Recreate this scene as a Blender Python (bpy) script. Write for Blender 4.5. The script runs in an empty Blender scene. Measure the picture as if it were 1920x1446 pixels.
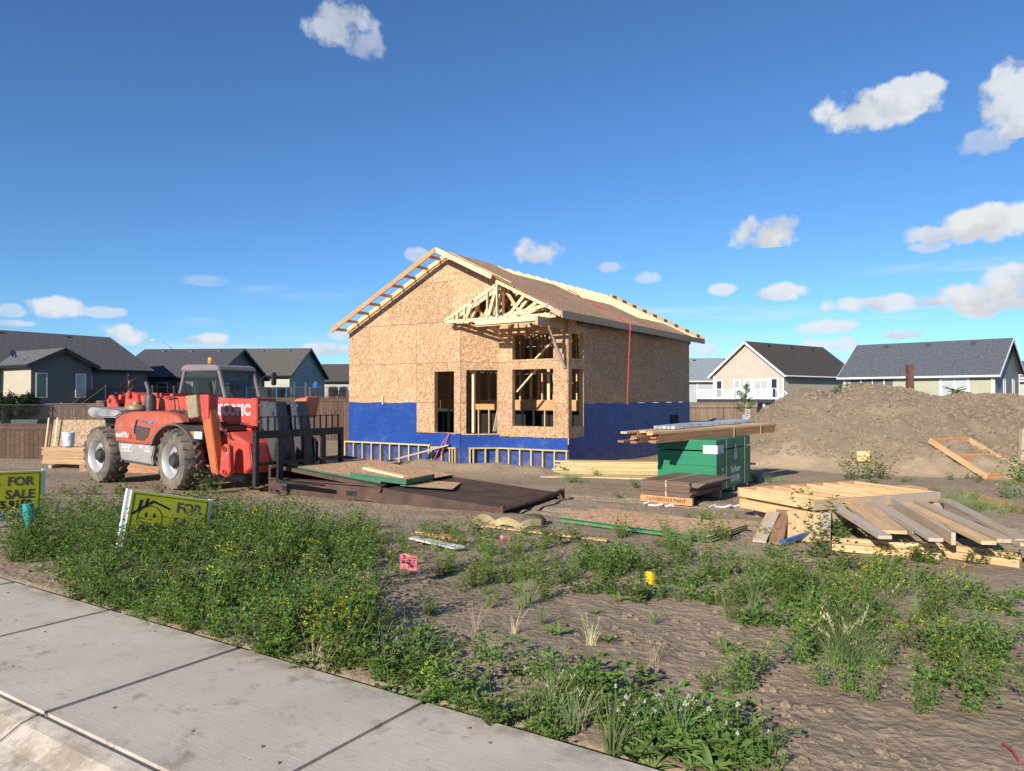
import bpy, bmesh, math, random
import numpy as np
from mathutils import Vector, Matrix
random.seed(7); rng = np.random.default_rng(11)
scn = bpy.context.scene
COL = scn.collection
R = math.radians
# ---------------------------------------------------------------- camera
FPX, HORIZ, EYE = 1380.0, 744.0, 1.6
PITCH = math.atan((HORIZ-723)/FPX)
cd = bpy.data.cameras.new('camera'); cam = bpy.data.objects.new('camera', cd); COL.objects.link(cam)
cd.sensor_width = 36; cd.lens = 36*FPX/1920; cd.clip_start = .05; cd.clip_end = 9000
cam.location = (0, 0, EYE); cam.rotation_euler = (R(90)+PITCH, 0, 0)
scn.camera = cam
# street grid: SD runs along the street to the right, ND away from the street
TH = R(33)
SD = np.array([math.cos(TH), -math.sin(TH), 0.]); ND = np.array([math.sin(TH), math.cos(TH), 0.])
# ---------------------------------------------------------------- sun
SUN_EL = R(24.5)
hv = -ND + 0.022*SD; hv /= np.linalg.norm(hv)
to_sun = Vector((hv[0]*math.cos(SUN_EL), hv[1]*math.cos(SUN_EL), math.sin(SUN_EL)))
ld = bpy.data.lights.new('sun', 'SUN'); ld.energy = 5.0; ld.angle = R(.53); ld.color = (1, .94, .85)
sun = bpy.data.objects.new('sun', ld); COL.objects.link(sun)
sun.rotation_euler = to_sun.to_track_quat('Z', 'Y').to_euler(); sun.location = (-20, -40, 30)
# ---------------------------------------------------------------- node helpers
class NT:
    def __init__(s, tree): s.t = tree; s.t.nodes.clear()
    def n(s, typ, ins=None, **kw):
        nd = s.t.nodes.new(typ)
        for k, v in kw.items(): setattr(nd, k, v)
        for k, v in (ins or {}).items():
            if hasattr(v, 'is_output'): s.t.links.new(v, nd.inputs[k])
            else: nd.inputs[k].default_value = v
        return nd
    def m(s, op, a, b=0., c=0., clamp=False):
        nd = s.t.nodes.new('ShaderNodeMath'); nd.operation = op; nd.use_clamp = clamp
        for i, v in enumerate((a, b, c)):
            if hasattr(v, 'is_output'): s.t.links.new(v, nd.inputs[i])
            else: nd.inputs[i].default_value = v
        return nd.outputs[0]
    def mix(s, f, a, b, blend='MIX'):
        nd = s.t.nodes.new('ShaderNodeMix'); nd.data_type = 'RGBA'; nd.blend_type = blend
        for i, v in ((0, f), (6, a), (7, b)):
            if hasattr(v, 'is_output'): s.t.links.new(v, nd.inputs[i])
            else: nd.inputs[i].default_value = v if i == 0 else (*v, 1) if len(v) == 3 else v
        return nd.outputs[2]
    def ss(s, v, lo, hi, a=0., b=1.):
        nd = s.t.nodes.new('ShaderNodeMapRange'); nd.interpolation_type = 'SMOOTHSTEP'
        s.t.links.new(v, nd.inputs[0])
        for i, x in ((1, lo), (2, hi), (3, a), (4, b)): nd.inputs[i].default_value = x
        return nd.outputs[0]
    def ramp(s, f, stops):
        nd = s.t.nodes.new('ShaderNodeValToRGB'); s.t.links.new(f, nd.inputs[0])
        e = nd.color_ramp.elements
        while len(e) < len(stops): e.new(.5)
        for i, (p, c) in enumerate(stops): e[i].position = p; e[i].color = (*c, 1)
        return nd.outputs[0]
def ray(u, v):
    x = (u-960)/FPX; y = (723-v)/FPX
    return Vector((x, math.cos(PITCH)-y*math.sin(PITCH), math.sin(PITCH)+y*math.cos(PITCH)))
# ---------------------------------------------------------------- world: Nishita sky with fair-weather clouds
SKY_STR, SKY_TINT, CLOUD_W, CLOUD_G = .092, (.68, .95, 1.15), (6.5, 6.7, 6.9), (4.8, 5.1, 5.5)
w = bpy.data.worlds.new('World'); scn.world = w; w.use_nodes = True
T = NT(w.node_tree)
sky = T.n('ShaderNodeTexSky', sky_type='NISHITA', sun_disc=False, sun_elevation=SUN_EL,
          sun_rotation=math.atan2(to_sun.x, to_sun.y), altitude=600, air_density=.9, dust_density=0., ozone_density=4.)
tint = T.mix(1., sky.outputs[0], SKY_TINT, 'MULTIPLY')
tc = T.n('ShaderNodeTexCoord'); DIR = tc.outputs['Generated']
sx = T.n('ShaderNodeSeparateXYZ', {0: DIR})
az = T.m('ARCTAN2', sx.outputs[0], sx.outputs[1]); el = T.m('ARCSINE', sx.outputs[2])
AE = T.n('ShaderNodeCombineXYZ', {0: az, 1: el}).outputs[0]
def vm(op, a, b):
    nd = T.n('ShaderNodeVectorMath', operation=op)
    for i, v in enumerate((a, b)):
        if hasattr(v, 'is_output'): T.t.links.new(v, nd.inputs[i])
        else: nd.inputs[i].default_value = v
    return nd.outputs['Value'] if op == 'DOT_PRODUCT' else nd.outputs[0]
def ang(u, v): r = ray(u, v).normalized(); return math.atan2(r.x, r.y), math.asin(r.z)
# cumulus (u, v, half width, half height, density) and thin streaks, as they stand over the lot
CL = [(640, 40, 75, 44, .62), (690, 80, 40, 30, .45), (1640, 205, 105, 40, .95), (1690, 180, 75, 32, .9), (1900, 195, 60, 66, .9), (1850, 262, 46, 26, .5), (1432, 440, 62, 38, 1), (1462, 418, 40, 22, .8),
      (1010, 470, 58, 30, .9), (1850, 420, 80, 32, 1), (1745, 441, 45, 17, .9), (1740, 462, 35, 10, .6), (1150, 501, 38, 11, .6), (1215, 521, 26, 15, .55), (1467, 547, 46, 17, .9),
      (1355, 544, 28, 13, .8), (1700, 566, 120, 17, .9), (1850, 560, 120, 30, 1), (1900, 525, 60, 30, .9), (110, 577, 44, 19, .9), (195, 585, 45, 11, .6), (225, 626, 46, 19, .95), (20, 583, 22, 12, .5),
      (395, 636, 38, 12, .9), (355, 634, 20, 9, .8), (1552, 614, 55, 13, .85), (1570, 645, 60, 14, .8), (1692, 628, 38, 10, .85), (785, 478, 30, 16, .6), (625, 655, 60, 14, .8), (645, 628, 28, 13, .6), (20, 606, 30, 6, .6), (1300, 655, 60, 14, .7)]
CI = [(1810, 500, 190, 16, .35), (560, 548, 130, 16, .3), (1290, 588, 260, 17, .35), (385, 526, 50, 12, .35), (370, 603, 50, 10, .35), (1600, 590, 300, 16, .3), (300, 655, 330, 16, .45), (1000, 640, 600, 20, .3)]
BOX = [(500, 830, -90, 170), (1480, 2040, 60, 345), (1330, 2040, 345, 480), (700, 1300, 410, 536), (1300, 2040, 480, 744), (-110, 700, 480, 744), (700, 1300, 536, 744)]
# the same broken cloud goes on all round, outside the photographed part of the sky
ngen = T.n('ShaderNodeTexNoise', {'Vector': T.n('ShaderNodeMapping', {'Vector': DIR, 'Scale': (1, 1, 2.4)}).outputs[0], 'Scale': 5., 'Detail': 5., 'Roughness': .6})
gen = T.m('MULTIPLY', T.m('MULTIPLY', T.ss(ngen.outputs[0], .58, .7), T.ss(T.m('ABSOLUTE', az), .68, .8)), T.ss(el, .0, .05))
def bgd(c): return T.n('ShaderNodeBackground', {'Color': c, 'Strength': SKY_STR}).outputs[0]
def mixsh(f, a, b):
    nd = T.n('ShaderNodeMixShader'); T.t.links.new(f, nd.inputs[0]); T.t.links.new(a, nd.inputs[1]); T.t.links.new(b, nd.inputs[2]); return nd.outputs[0]
shader = mixsh(T.m('GREATER_THAN', T.m('ABSOLUTE', az), .68), bgd(tint), bgd(T.mix(gen, tint, (7.8, 8.1, 8.6))))
for (u0, u1, v0, v1) in BOX:
    a0, a1 = ang(u0, 700)[0], ang(u1, 700)[0]; e1, e0 = ang(960, v0)[1], ang(960, v1)[1]
    gate = T.m('MULTIPLY', T.m('LESS_THAN', T.m('ABSOLUTE', T.m('SUBTRACT', az, (a0+a1)/2)), (a1-a0)/2), T.m('LESS_THAN', T.m('ABSOLUTE', T.m('SUBTRACT', el, (e0+e1)/2)), (e1-e0)/2))
    nz = T.n('ShaderNodeTexNoise', {'Vector': DIR, 'Scale': 17., 'Detail': 7., 'Roughness': .57}).outputs[0]
    nlo = T.n('ShaderNodeTexNoise', {'Vector': vm('ADD', DIR, (0, 0, .012)), 'Scale': 19., 'Detail': 3., 'Roughness': .6}).outputs[0]
    nb = T.n('ShaderNodeTexNoise', {'Vector': DIR, 'Scale': 52., 'Detail': 4., 'Roughness': .5}).outputs[0]
    nm = T.m('ADD', T.m('MULTIPLY', T.m('SUBTRACT', nz, .5), 2.6), T.m('MULTIPLY', T.m('SUBTRACT', nb, .5), 1.9))
    tot = None; low = None
    for (u, v, hw, hh, op) in CL:
        a_, e_ = ang(u, v)
        if not (a0-.02 < a_ < a1+.02 and e0-.01 < e_ < e1+.01): continue
        d = vm('MULTIPLY', vm('SUBTRACT', AE, (a_, e_, 0)), (FPX/hw*1.03, FPX/hh*1.03, 0))
        q = T.m('SUBTRACT', nm, vm('DOT_PRODUCT', d, d))
        mk = T.m('MULTIPLY', T.ss(q, -1.0, -.25), op); tot = mk if tot is None else T.m('MAXIMUM', tot, mk)
        dy = T.m('MULTIPLY', T.m('MULTIPLY', T.m('SUBTRACT', el, e_), FPX/hh), mk); low = dy if low is None else T.m('ADD', low, dy)
    c = tint
    for (u, v, hw, hh, op) in CI:
        if u+hw < u0 or u-hw > u1 or v+hh < v0 or v-hh > v1: continue
        a_, e_ = ang(u, v); d = vm('MULTIPLY', vm('SUBTRACT', AE, (a_, e_, 0)), (FPX/hw, FPX/hh, 0))
        nc = T.n('ShaderNodeTexNoise', {'Vector': T.n('ShaderNodeMapping', {'Vector': DIR, 'Scale': (3., 3., 26.)}).outputs[0], 'Scale': 2.2, 'Detail': 6., 'Roughness': .6}).outputs[0]
        k = T.m('MULTIPLY', T.m('MULTIPLY', T.ss(T.m('SUBTRACT', 1., vm('DOT_PRODUCT', d, d)), 0., 1.), T.ss(nc, .36, .66)), op)
        c = T.mix(k, c, CLOUD_W)
    if tot is not None:
        # tops catch the sun, undersides stay grey
        sh = T.ss(T.m('ADD', T.m('MULTIPLY', T.m('SUBTRACT', nz, nlo), 3.2), T.m('MULTIPLY', low, .55)), -.75, .55)
        c = T.mix(tot, c, T.mix(sh, CLOUD_G, CLOUD_W))
    shader = mixsh(gate, shader, bgd(c))
T.t.links.new(shader, T.n('ShaderNodeOutputWorld').inputs[0])
# ---------------------------------------------------------------- colour management
vs = scn.view_settings; vs.view_transform = 'Standard'; vs.look = 'None'; vs.exposure = .46; vs.gamma = 1; vs.use_curve_mapping = False

# ================================================================ materials
MATS = {}
def mat(name, build):
    if name in MATS: return MATS[name]
    m = bpy.data.materials.new(name); m.use_nodes = True
    t = NT(m.node_tree); bs = t.n('ShaderNodeBsdfPrincipled'); o = t.n('ShaderNodeOutputMaterial')
    t.t.links.new(bs.outputs[0], o.inputs[0]); build(t, bs); MATS[name] = m; return m
def setc(t, bs, col=None, rough=None, metal=None, bump=None, bdist=.01, bstr=.5, spec=None):
    for key, v in (('Base Color', col), ('Roughness', rough), ('Metallic', metal), ('Specular IOR Level', spec)):
        if v is None: continue
        if hasattr(v, 'is_output'): t.t.links.new(v, bs.inputs[key])
        else: bs.inputs[key].default_value = (*v, 1) if isinstance(v, tuple) else v
    if bump is not None:
        b = t.n('ShaderNodeBump', {'Height': bump, 'Distance': bdist, 'Strength': bstr}); t.t.links.new(b.outputs[0], bs.inputs['Normal'])
def ocoord(t, scale=(1, 1, 1), rnd=True):
    tcn = t.n('ShaderNodeTexCoord'); v = tcn.outputs['Object']
    if rnd:
        oi = t.n('ShaderNodeObjectInfo'); ad = t.n('ShaderNodeVectorMath', operation='ADD')
        sc = t.m('MULTIPLY', oi.outputs['Random'], 37.); t.t.links.new(v, ad.inputs[0]); t.t.links.new(sc, ad.inputs[1]); v = ad.outputs[0]
    return t.n('ShaderNodeMapping', {'Vector': v, 'Scale': scale}).outputs[0]
def noise(t, vec, scale, detail=4., rough=.55): return t.n('ShaderNodeTexNoise', {'Vector': vec, 'Scale': scale, 'Detail': detail, 'Roughness': rough}).outputs[0]
def rand(t): return t.n('ShaderNodeObjectInfo').outputs['Random']
def paint(name, c1, c2=None, scale=3., rough=.5, metal=0., dirt=None, dirt_amt=.5, bump=0., vary=0., spec=None, stretch=(1, 1, 1)):
    c2 = c2 or tuple(x*.8 for x in c1)
    def b(t, bs):
        v = ocoord(t, stretch); n1 = noise(t, v, scale, 6.)
        col = t.mix(t.ss(n1, .35, .65), c1, c2)
        if dirt:
            nd = noise(t, v, scale*2.7, 8., .7); col = t.mix(t.m('MULTIPLY', t.ss(nd, .5, .72), dirt_amt), col, dirt)
        if vary:
            hs = t.n('ShaderNodeHueSaturation', {'Color': col, 'Value': t.m('ADD', t.m('MULTIPLY', rand(t), vary), 1-vary/2)}); col = hs.outputs[0]
        setc(t, bs, col, t.m('ADD', t.m('MULTIPLY', n1, .25), rough-.12), metal, noise(t, v, scale*12, 4.) if bump else None, bump or .01, .6, spec)
    return mat(name, b)
def wood(name, c1, c2, vary=.3, gray=None, gamt=0.):
    def b(t, bs):
        v = ocoord(t, (1.2, 14, 14)); n1 = noise(t, v, 2.2, 6., .6)
        v2 = ocoord(t, (.5, 9, 9)); n2 = noise(t, v2, 1.1, 3.)
        col = t.mix(t.ss(n1, .35, .68), c1, c2)
        kn = t.n('ShaderNodeTexVoronoi', {'Vector': ocoord(t, (1.6, 7, 7)), 'Scale': 1.3}, feature='F1').outputs['Distance']
        col = t.mix(t.m('MULTIPLY', t.ss(kn, .13, .05), .55), col, tuple(x*.35 for x in c2))
        if gray: col = t.mix(t.m('MULTIPLY', t.ss(n2, .42, .6), gamt), col, gray)
        hs = t.n('ShaderNodeHueSaturation', {'Color': col, 'Value': t.m('ADD', t.m('MULTIPLY', rand(t), vary), 1-vary/2)})
        setc(t, bs, hs.outputs[0], .72, bump=n1, bdist=.003, bstr=.4, spec=.25)
    return mat(name, b)
LUM = wood('lumber_spruce', (.66, .44, .23), (.52, .32, .145), .28)
LUMP = wood('lumber_pale', (.76, .58, .35), (.64, .46, .25), .18)
LUMO = wood('lumber_orange', (.60, .31, .14), (.46, .22, .09), .2)
LUMG = wood('lumber_weathered', (.50, .36, .22), (.40, .28, .17), .25, (.40, .36, .31), .8)
LUMT = wood('lumber_treated', (.55, .43, .22), (.42, .33, .16), .2)
LUMC = wood('lumber_cedar', (.36, .19, .10), (.25, .125, .065), .4)
FENCE = wood('fence_brown', (.115, .068, .042), (.07, .042, .027), .45)
LUMB = wood('lumber_brown', (.44, .29, .155), (.34, .215, .11), .3)
FENCE2 = wood('fence_grey', (.30, .21, .15), (.20, .135, .095), .4)
def osb(name, dark=1., hue=(1, 1, 1)):
    def b(t, bs):
        base = ocoord(t)
        def layer(rot, sc):
            rt = t.n('ShaderNodeMapping', {'Vector': base, 'Rotation': (0, rot, .4*rot)}); mpn = t.n('ShaderNodeMapping', {'Vector': rt.outputs[0], 'Scale': sc})
            # strands differ in the sheet plane whatever its local plane is
            vo = t.n('ShaderNodeTexVoronoi', {'Vector': mpn.outputs[0], 'Scale': 1., 'Randomness': 1.}, feature='F1')
            return t.n('ShaderNodeSeparateColor', {0: vo.outputs['Color']}).outputs[0]
        a = layer(.55, (9, 32, 32)); c = layer(2.35, (9, 32, 32)); d = layer(1.35, (8, 28, 28))
        pick = noise(t, base, 9., 2.)
        v = t.n('ShaderNodeMix', {0: t.ss(pick, .46, .54), 2: a, 3: c}).outputs[0]
        v = t.n('ShaderNodeMix', {0: t.ss(noise(t, base, 13., 2.), .5, .56), 2: v, 3: d}).outputs[0]
        k = [tuple(x*dark*h for x, h in zip(cc, hue)) for cc in ((.31, .185, .10), (.45, .285, .165), (.56, .385, .23), (.72, .56, .375))]
        col = t.ramp(v, [(.0, k[0]), (.35, k[1]), (.72, k[2]), (.97, k[3])])
        col = t.mix(t.m('MULTIPLY', t.ss(noise(t, base, .9, 3.), .4, .7), .22), col, tuple(x*dark for x in (.36, .21, .115)))
        hs = t.n('ShaderNodeHueSaturation', {'Color': col, 'Value': t.m('ADD', t.m('MULTIPLY', rand(t), .24), .88)})
        setc(t, bs, hs.outputs[0], .7, bump=v, bdist=.004, bstr=.35, spec=.3)
    return mat(name, b)
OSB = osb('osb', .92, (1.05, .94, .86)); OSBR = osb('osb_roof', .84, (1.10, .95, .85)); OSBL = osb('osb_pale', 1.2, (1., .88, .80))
def shingle(name, c, var=.35):
    def b(t, bs):
        v = ocoord(t, rnd=False)
        br = t.n('ShaderNodeTexBrick', {'Vector': v, 'Scale': 1., 'Color1': (*c, 1), 'Color2': (*[x*(1-var) for x in c], 1), 'Mortar': (*[x*.35 for x in c], 1), 'Mortar Size': .008, 'Brick Width': .32, 'Row Height': .145})
        n1 = noise(t, v, 5., 6., .7); n2 = noise(t, v, 60., 3.)
        col = t.mix(t.ss(n1, .3, .75), br.outputs[0], tuple(x*1.55 for x in c)); col = t.mix(t.m('MULTIPLY', n2, .4), col, tuple(x*.5 for x in c))
        setc(t, bs, col, .92, bump=br.outputs['Fac'], bdist=-.012, bstr=.6, spec=.2)
    return mat(name, b)
def glassy(name, c, rough=.05):
    return mat(name, lambda t, bs: setc(t, bs, c, rough, 0., spec=.9))
def clear_glass(name, tint, alpha):
    def b(t, bs):
        setc(t, bs, tint, .03, 0., spec=.8); bs.inputs['Alpha'].default_value = alpha
    return mat(name, b)
WHITE_P = paint('white_paint', (.78, .78, .76), (.72, .72, .71), 2., .45)
BLACK_M = paint('black_steel', (.020, .019, .019), (.032, .029, .026), 4., .5, .3, dirt=(.11, .075, .05), dirt_amt=.5)
GREY_M = paint('grey_steel', (.16, .165, .175), (.12, .125, .13), 4., .45, .3)
GALV = paint('galvanised', (.52, .54, .56), (.42, .44, .46), 9., .35, .8)
NAVY = paint('dark_fascia', (.035, .038, .048), (.03, .032, .04), 2., .5)

# ================================================================ geometry helpers
def link(name, me, m=None, parent=None, loc=None, rot=None, mtx=None):
    o = bpy.data.objects.new(name, me); COL.objects.link(o)
    if me is not None and m is not None and len(me.materials) == 0:
        for x in (m if isinstance(m, (list, tuple)) else [m]): me.materials.append(x)
    if parent is not None: o.parent = parent
    if mtx is not None: o.matrix_basis = mtx
    if loc is not None: o.location = loc
    if rot is not None: o.rotation_euler = rot
    return o
def tag(o, label, cat, group=None, kind=None):
    if label: o['label'] = label
    if cat: o['category'] = cat
    if group: o['group'] = group
    if kind: o['kind'] = kind
    return o
def thing(name, label, cat, loc=(0, 0, 0), rz=0, group=None, mtx=None):
    o = link(name, None, loc=loc, rot=(0, 0, rz))
    if mtx is not None: o.matrix_basis = mtx
    return tag(o, label, cat, group)
def struct(o): o['kind'] = 'structure'; return o
class MB:
    def __init__(s): s.v = []; s.f = []; s.mi = []; s.cur = 0
    def add(s, vs_, fs_):
        b = len(s.v); s.v += [tuple(x) for x in vs_]; s.f += [tuple(i+b for i in f) for f in fs_]; s.mi += [s.cur]*len(fs_); return s
    def box(s, c, d, M=None):
        x, y, z = (k/2 for k in d)
        vs_ = [Vector((sx*x, sy*y, sz*z)) for sx in (-1, 1) for sy in (-1, 1) for sz in (-1, 1)]
        c = Vector(c); vs_ = [(M @ p if M else p)+c for p in vs_]
        return s.add(vs_, [(0, 1, 3, 2), (4, 6, 7, 5), (0, 4, 5, 1), (2, 3, 7, 6), (0, 2, 6, 4), (1, 5, 7, 3)])
    def bx(s, x0, x1, y0, y1, z0, z1): return s.box(((x0+x1)/2, (y0+y1)/2, (z0+z1)/2), (x1-x0, y1-y0, z1-z0))
    def prism(s, prof, y0, y1, axis='y'):
        n = len(prof)
        def P(a, b, y): return (a, y, b) if axis == 'y' else (y, a, b) if axis == 'x' else (a, b, y)
        vs_ = [P(a, b, y0) for a, b in prof]+[P(a, b, y1) for a, b in prof]
        return s.add(vs_, [tuple(range(n-1, -1, -1)), tuple(range(n, 2*n))]+[(i, (i+1) % n, n+(i+1) % n, n+i) for i in range(n)])
    def bar(s, p0, p1, w_, h_, up=(0, 0, 1)):
        p0 = Vector(p0); p1 = Vector(p1); x = (p1-p0); L = x.length; x.normalize()
        u_ = Vector(up)
        if abs(x.dot(u_)) > .99: u_ = Vector((0, 1, 0))
        y = u_.cross(x).normalized(); z = x.cross(y)
        return s.box((p0+p1)/2, (L, w_, h_), Matrix((x, y, z)).transposed())
    def tube(s, pts, r, n=8, cap=True):
        pts = [Vector(p) for p in pts]; k = len(pts); rr = r if isinstance(r, (list, tuple)) else [r]*k; vs_ = []
        for i, p in enumerate(pts):
            d = (pts[min(i+1, k-1)]-pts[max(i-1, 0)]).normalized()
            a = d.cross(Vector((0, 0, 1)) if abs(d.z) < .95 else Vector((1, 0, 0))).normalized(); b = d.cross(a)
            vs_ += [p+(a*math.cos(t)+b*math.sin(t))*rr[i] for t in (2*math.pi*j/n for j in range(n))]
        fs_ = [(i*n+j, i*n+(j+1) % n, (i+1)*n+(j+1) % n, (i+1)*n+j) for i in range(k-1) for j in range(n)]
        if cap: fs_ += [tuple(range(n-1, -1, -1)), tuple((k-1)*n+j for j in range(n))]
        return s.add(vs_, fs_)
    def lathe(s, prof, n=32, axis='y', c=(0, 0, 0)):
        vs_ = []; k = len(prof); c = Vector(c)
        for i in range(n):
            t = 2*math.pi*i/n
            for r, h in prof:
                p = (r*math.cos(t), h, r*math.sin(t)) if axis == 'y' else (r*math.cos(t), r*math.sin(t), h) if axis == 'z' else (h, r*math.cos(t), r*math.sin(t))
                vs_.append(Vector(p)+c)
        return s.add(vs_, [(i*k+j, i*k+j+1, ((i+1) % n)*k+j+1, ((i+1) % n)*k+j) for i in range(n) for j in range(k-1)])
    def mesh(s, bevel=0, smooth=False, name='m'):
        me = bpy.data.meshes.new(name); me.from_pydata(s.v, [], s.f); me.polygons.foreach_set('material_index', s.mi)
        bm = bmesh.new(); bm.from_mesh(me); bmesh.ops.recalc_face_normals(bm, faces=bm.faces)
        if bevel: bmesh.ops.bevel(bm, geom=[e for e in bm.edges if e.is_manifold and e.calc_face_angle(0) > .5], offset=bevel, segments=2, affect='EDGES', clamp_overlap=True)
        bm.to_mesh(me); bm.free()
        if smooth:
            me.polygons.foreach_set('use_smooth', [True]*len(me.polygons))
            me.set_sharp_from_angle(angle=R(38))
        me.update(); return me
    def build(s, name, m, parent=None, bevel=0, smooth=False, **kw): return link(name, s.mesh(bevel, smooth, name), m, parent, **kw)
_bm = {}
def boxmesh(L, w_, h_, m):
    k = (round(L, 3), round(w_, 3), round(h_, 3), m.name)
    if k not in _bm:
        me = MB().box((0, 0, 0), (L, w_, h_)).mesh(); me.materials.append(m); _bm[k] = me
    return _bm[k]
def board(name, p0, p1, w_, h_, m, parent=None, up=(0, 0, 1)):
    """one straight piece of timber from p0 to p1 (centre line), local x along the grain"""
    p0 = Vector(p0); p1 = Vector(p1); x = (p1-p0); L = x.length; x.normalize(); u_ = Vector(up)
    if abs(x.dot(u_)) > .99: u_ = Vector((0, 1, 0))
    y = u_.cross(x).normalized(); z = x.cross(y)
    M = Matrix((x, y, z)).transposed().to_4x4(); M.translation = (p0+p1)/2
    return link(name, boxmesh(L, w_, h_, m), None, parent, mtx=M)
def clip(poly, a, b, c):
    """keep a*x+b*y<=c"""
    out = []
    for i in range(len(poly)):
        p, q = poly[i], poly[(i+1) % len(poly)]; dp = a*p[0]+b*p[1]-c; dq = a*q[0]+b*q[1]-c
        if dp <= 0: out.append(p)
        if dp*dq < 0: t = dp/(dp-dq); out.append((p[0]+(q[0]-p[0])*t, p[1]+(q[1]-p[1])*t))
    return out
def rect_minus(r, h):
    x0, x1, z0, z1 = r; a0, a1, b0, b1 = max(h[0], x0), min(h[1], x1), max(h[2], z0), min(h[3], z1)
    if a0 >= a1 or b0 >= b1: return [r]
    return [q for q in ((x0, a0, z0, z1), (a1, x1, z0, z1), (a0, a1, z0, b0), (a0, a1, b1, z1)) if q[1]-q[0] > 1e-4 and q[3]-q[2] > 1e-4]
def noise2(x, y, seed=0):
    xi = np.floor(x).astype(np.int64); yi = np.floor(y).astype(np.int64); fx = x-xi; fy = y-yi
    def h(a, b):
        n_ = (a*374761393+b*668265263+seed*982451653) & 0xffffffff; n_ = ((n_ ^ (n_ >> 13))*1274126177) & 0xffffffff
        return ((n_ ^ (n_ >> 16)) & 0xffff)/65535.
    sx_ = fx*fx*(3-2*fx); sy_ = fy*fy*(3-2*fy)
    return (h(xi, yi)*(1-sx_)+h(xi+1, yi)*sx_)*(1-sy_)+(h(xi, yi+1)*(1-sx_)+h(xi+1, yi+1)*sx_)*sy_
def fbm(x, y, o=4, seed=0, g=.5):
    t = 0; a = 1; s_ = 0
    for i in range(o): t = t+a*(noise2(x*2**i+i*17.3, y*2**i-i*9.1, seed+i)-.5); s_ += a; a *= g
    return t/s_
FONT = {}
def text(txt, size, m, parent, mtx, name='lettering', offset=0., align='CENTER', depth=.001, sx_=1.):
    c = bpy.data.curves.new(name, 'FONT'); c.body = txt; c.size = size; c.align_x = align; c.align_y = 'CENTER'; c.offset = offset; c.extrude = depth; c.resolution_u = 3
    o = bpy.data.objects.new(name, c); COL.objects.link(o); dg = bpy.context.evaluated_depsgraph_get()
    me = bpy.data.meshes.new_from_object(o.evaluated_get(dg)); bpy.data.objects.remove(o)
    if sx_ != 1.: me.transform(Matrix.Diagonal((sx_, 1, 1, 1)))
    me.materials.clear(); me.materials.append(m); return link(name, me, None, parent, mtx=mtx)

# ================================================================ ground
E0 = np.array([-1.84, 4.80])
MOUND = [(9.8, 24.4, 2.45, 3.5), (11.8, 24.3, 2.62, 4.7), (12.9, 24.6, 2.55, 4.7), (14.9, 24.3, 2.3, 4.7), (16.2, 24.5, 2.3, 4.7), (18.6, 25.2, 1.7, 4.4), (8.6, 31.0, 1.25, 2.3)]
CX, CY = 1.575, 20.7
def gh(x, y, fine=True):
    x = np.asarray(x, float); y = np.asarray(y, float)
    s_ = (x-E0[0])*ND[0]+(y-E0[1])*ND[1]; a_ = (x-E0[0])*SD[0]+(y-E0[1])*SD[1]
    z = np.interp(s_, [-60, -1.3, -.05, .12, 2, 6, 15, 40, 500], [-.25, -.2, -.13, -.035, -.07, -.27, -.45, -.42, -.42])
    lot = np.clip((s_-.1)/.8, 0, 1)*np.clip((60-s_)/20, 0, 1)
    # churned soil left of the trailer and a low berm before the house
    hx = (x-CX)*SD[0]+(y-CY)*SD[1]; hy = (x-CX)*ND[0]+(y-CY)*ND[1]
    z = z+.18*np.exp(-((hy+1.75)/.62)**2)*np.clip((hx+5.2)/1.2, 0, 1)*np.clip((.9-hx)/.8, 0, 1)*(1+.8*fbm(x*.9, y*.9, 2, 3))
    z = z+lot*(.10*fbm(x*.45, y*.45, 3, 5))
    for off, ph in ((7.6, 0.), (9.5, .4)):        # wheel ruts left by the delivery trucks
        wv = off+.35*np.sin(a_*.35+ph)
        for side in (0, 1.75): z = z-lot*.06*np.exp(-((s_-wv-side*.0-(side and .42))/.13)**2)*np.clip((a_+9)/2, 0, 1)*np.clip((9-a_)/3, 0, 1)
    mo = np.zeros_like(z)
    for cx, cy, h, rad in MOUND:
        dy = (y-cy); dy = np.where(dy < 0, dy*.80, dy); r_ = np.sqrt((x-cx)**2+dy**2)/rad
        r_ = r_*(1+.22*fbm(x*.55, y*.55, 3, 21)); mo = np.maximum(mo, h*np.clip(1.04-np.sqrt(r_*r_+.012), 0, 1)**.92)
    mm = np.clip(mo/.4, 0, 1)
    z = z+mo+mm*(.30*fbm(x*1.3, y*1.3, 5, 9, .65))
    if fine:
        near = np.clip((30-np.hypot(x, y))/20, 0, 1)
        rough = np.clip((s_-5.5)/2.5, 0, 1)*np.clip((-hx-3.5)/2, .35, 1)
        z = z+lot*near*(.045*fbm(x*2.3, y*2.3, 3, 31, .5)+.010*fbm(x*9, y*9, 2, 41, .5)+.02*np.abs(fbm(x*5.3, y*5.3, 2, 43, .5))+rough*(.10*np.abs(fbm(x*3.1, y*3.1, 3, 51, .6))))+mm*.10*fbm(x*5, y*5, 3, 61, .7)
    return z
def gz(x, y): return float(gh(np.array([x]), np.array([y]))[0])
def P(u, v, z):
    r = ray(u, v); t = (z-EYE)/r.z; return Vector((0, 0, EYE))+r*t
def PD(u, v, d):
    r = ray(u, v); return Vector((0, 0, EYE))+r*(d/r.y)
def gp(u, v):
    """where the sight line of pixel (u, v) meets the ground"""
    r = ray(u, v); t = np.linspace(2.5, 60, 2400); z = gh(r.x*t, r.y*t)-(EYE+r.z*t); i = int(np.argmax(z > 0)); t = t[i]
    return Vector((r.x*t, r.y*t, gz(r.x*t, r.y*t)))
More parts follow.
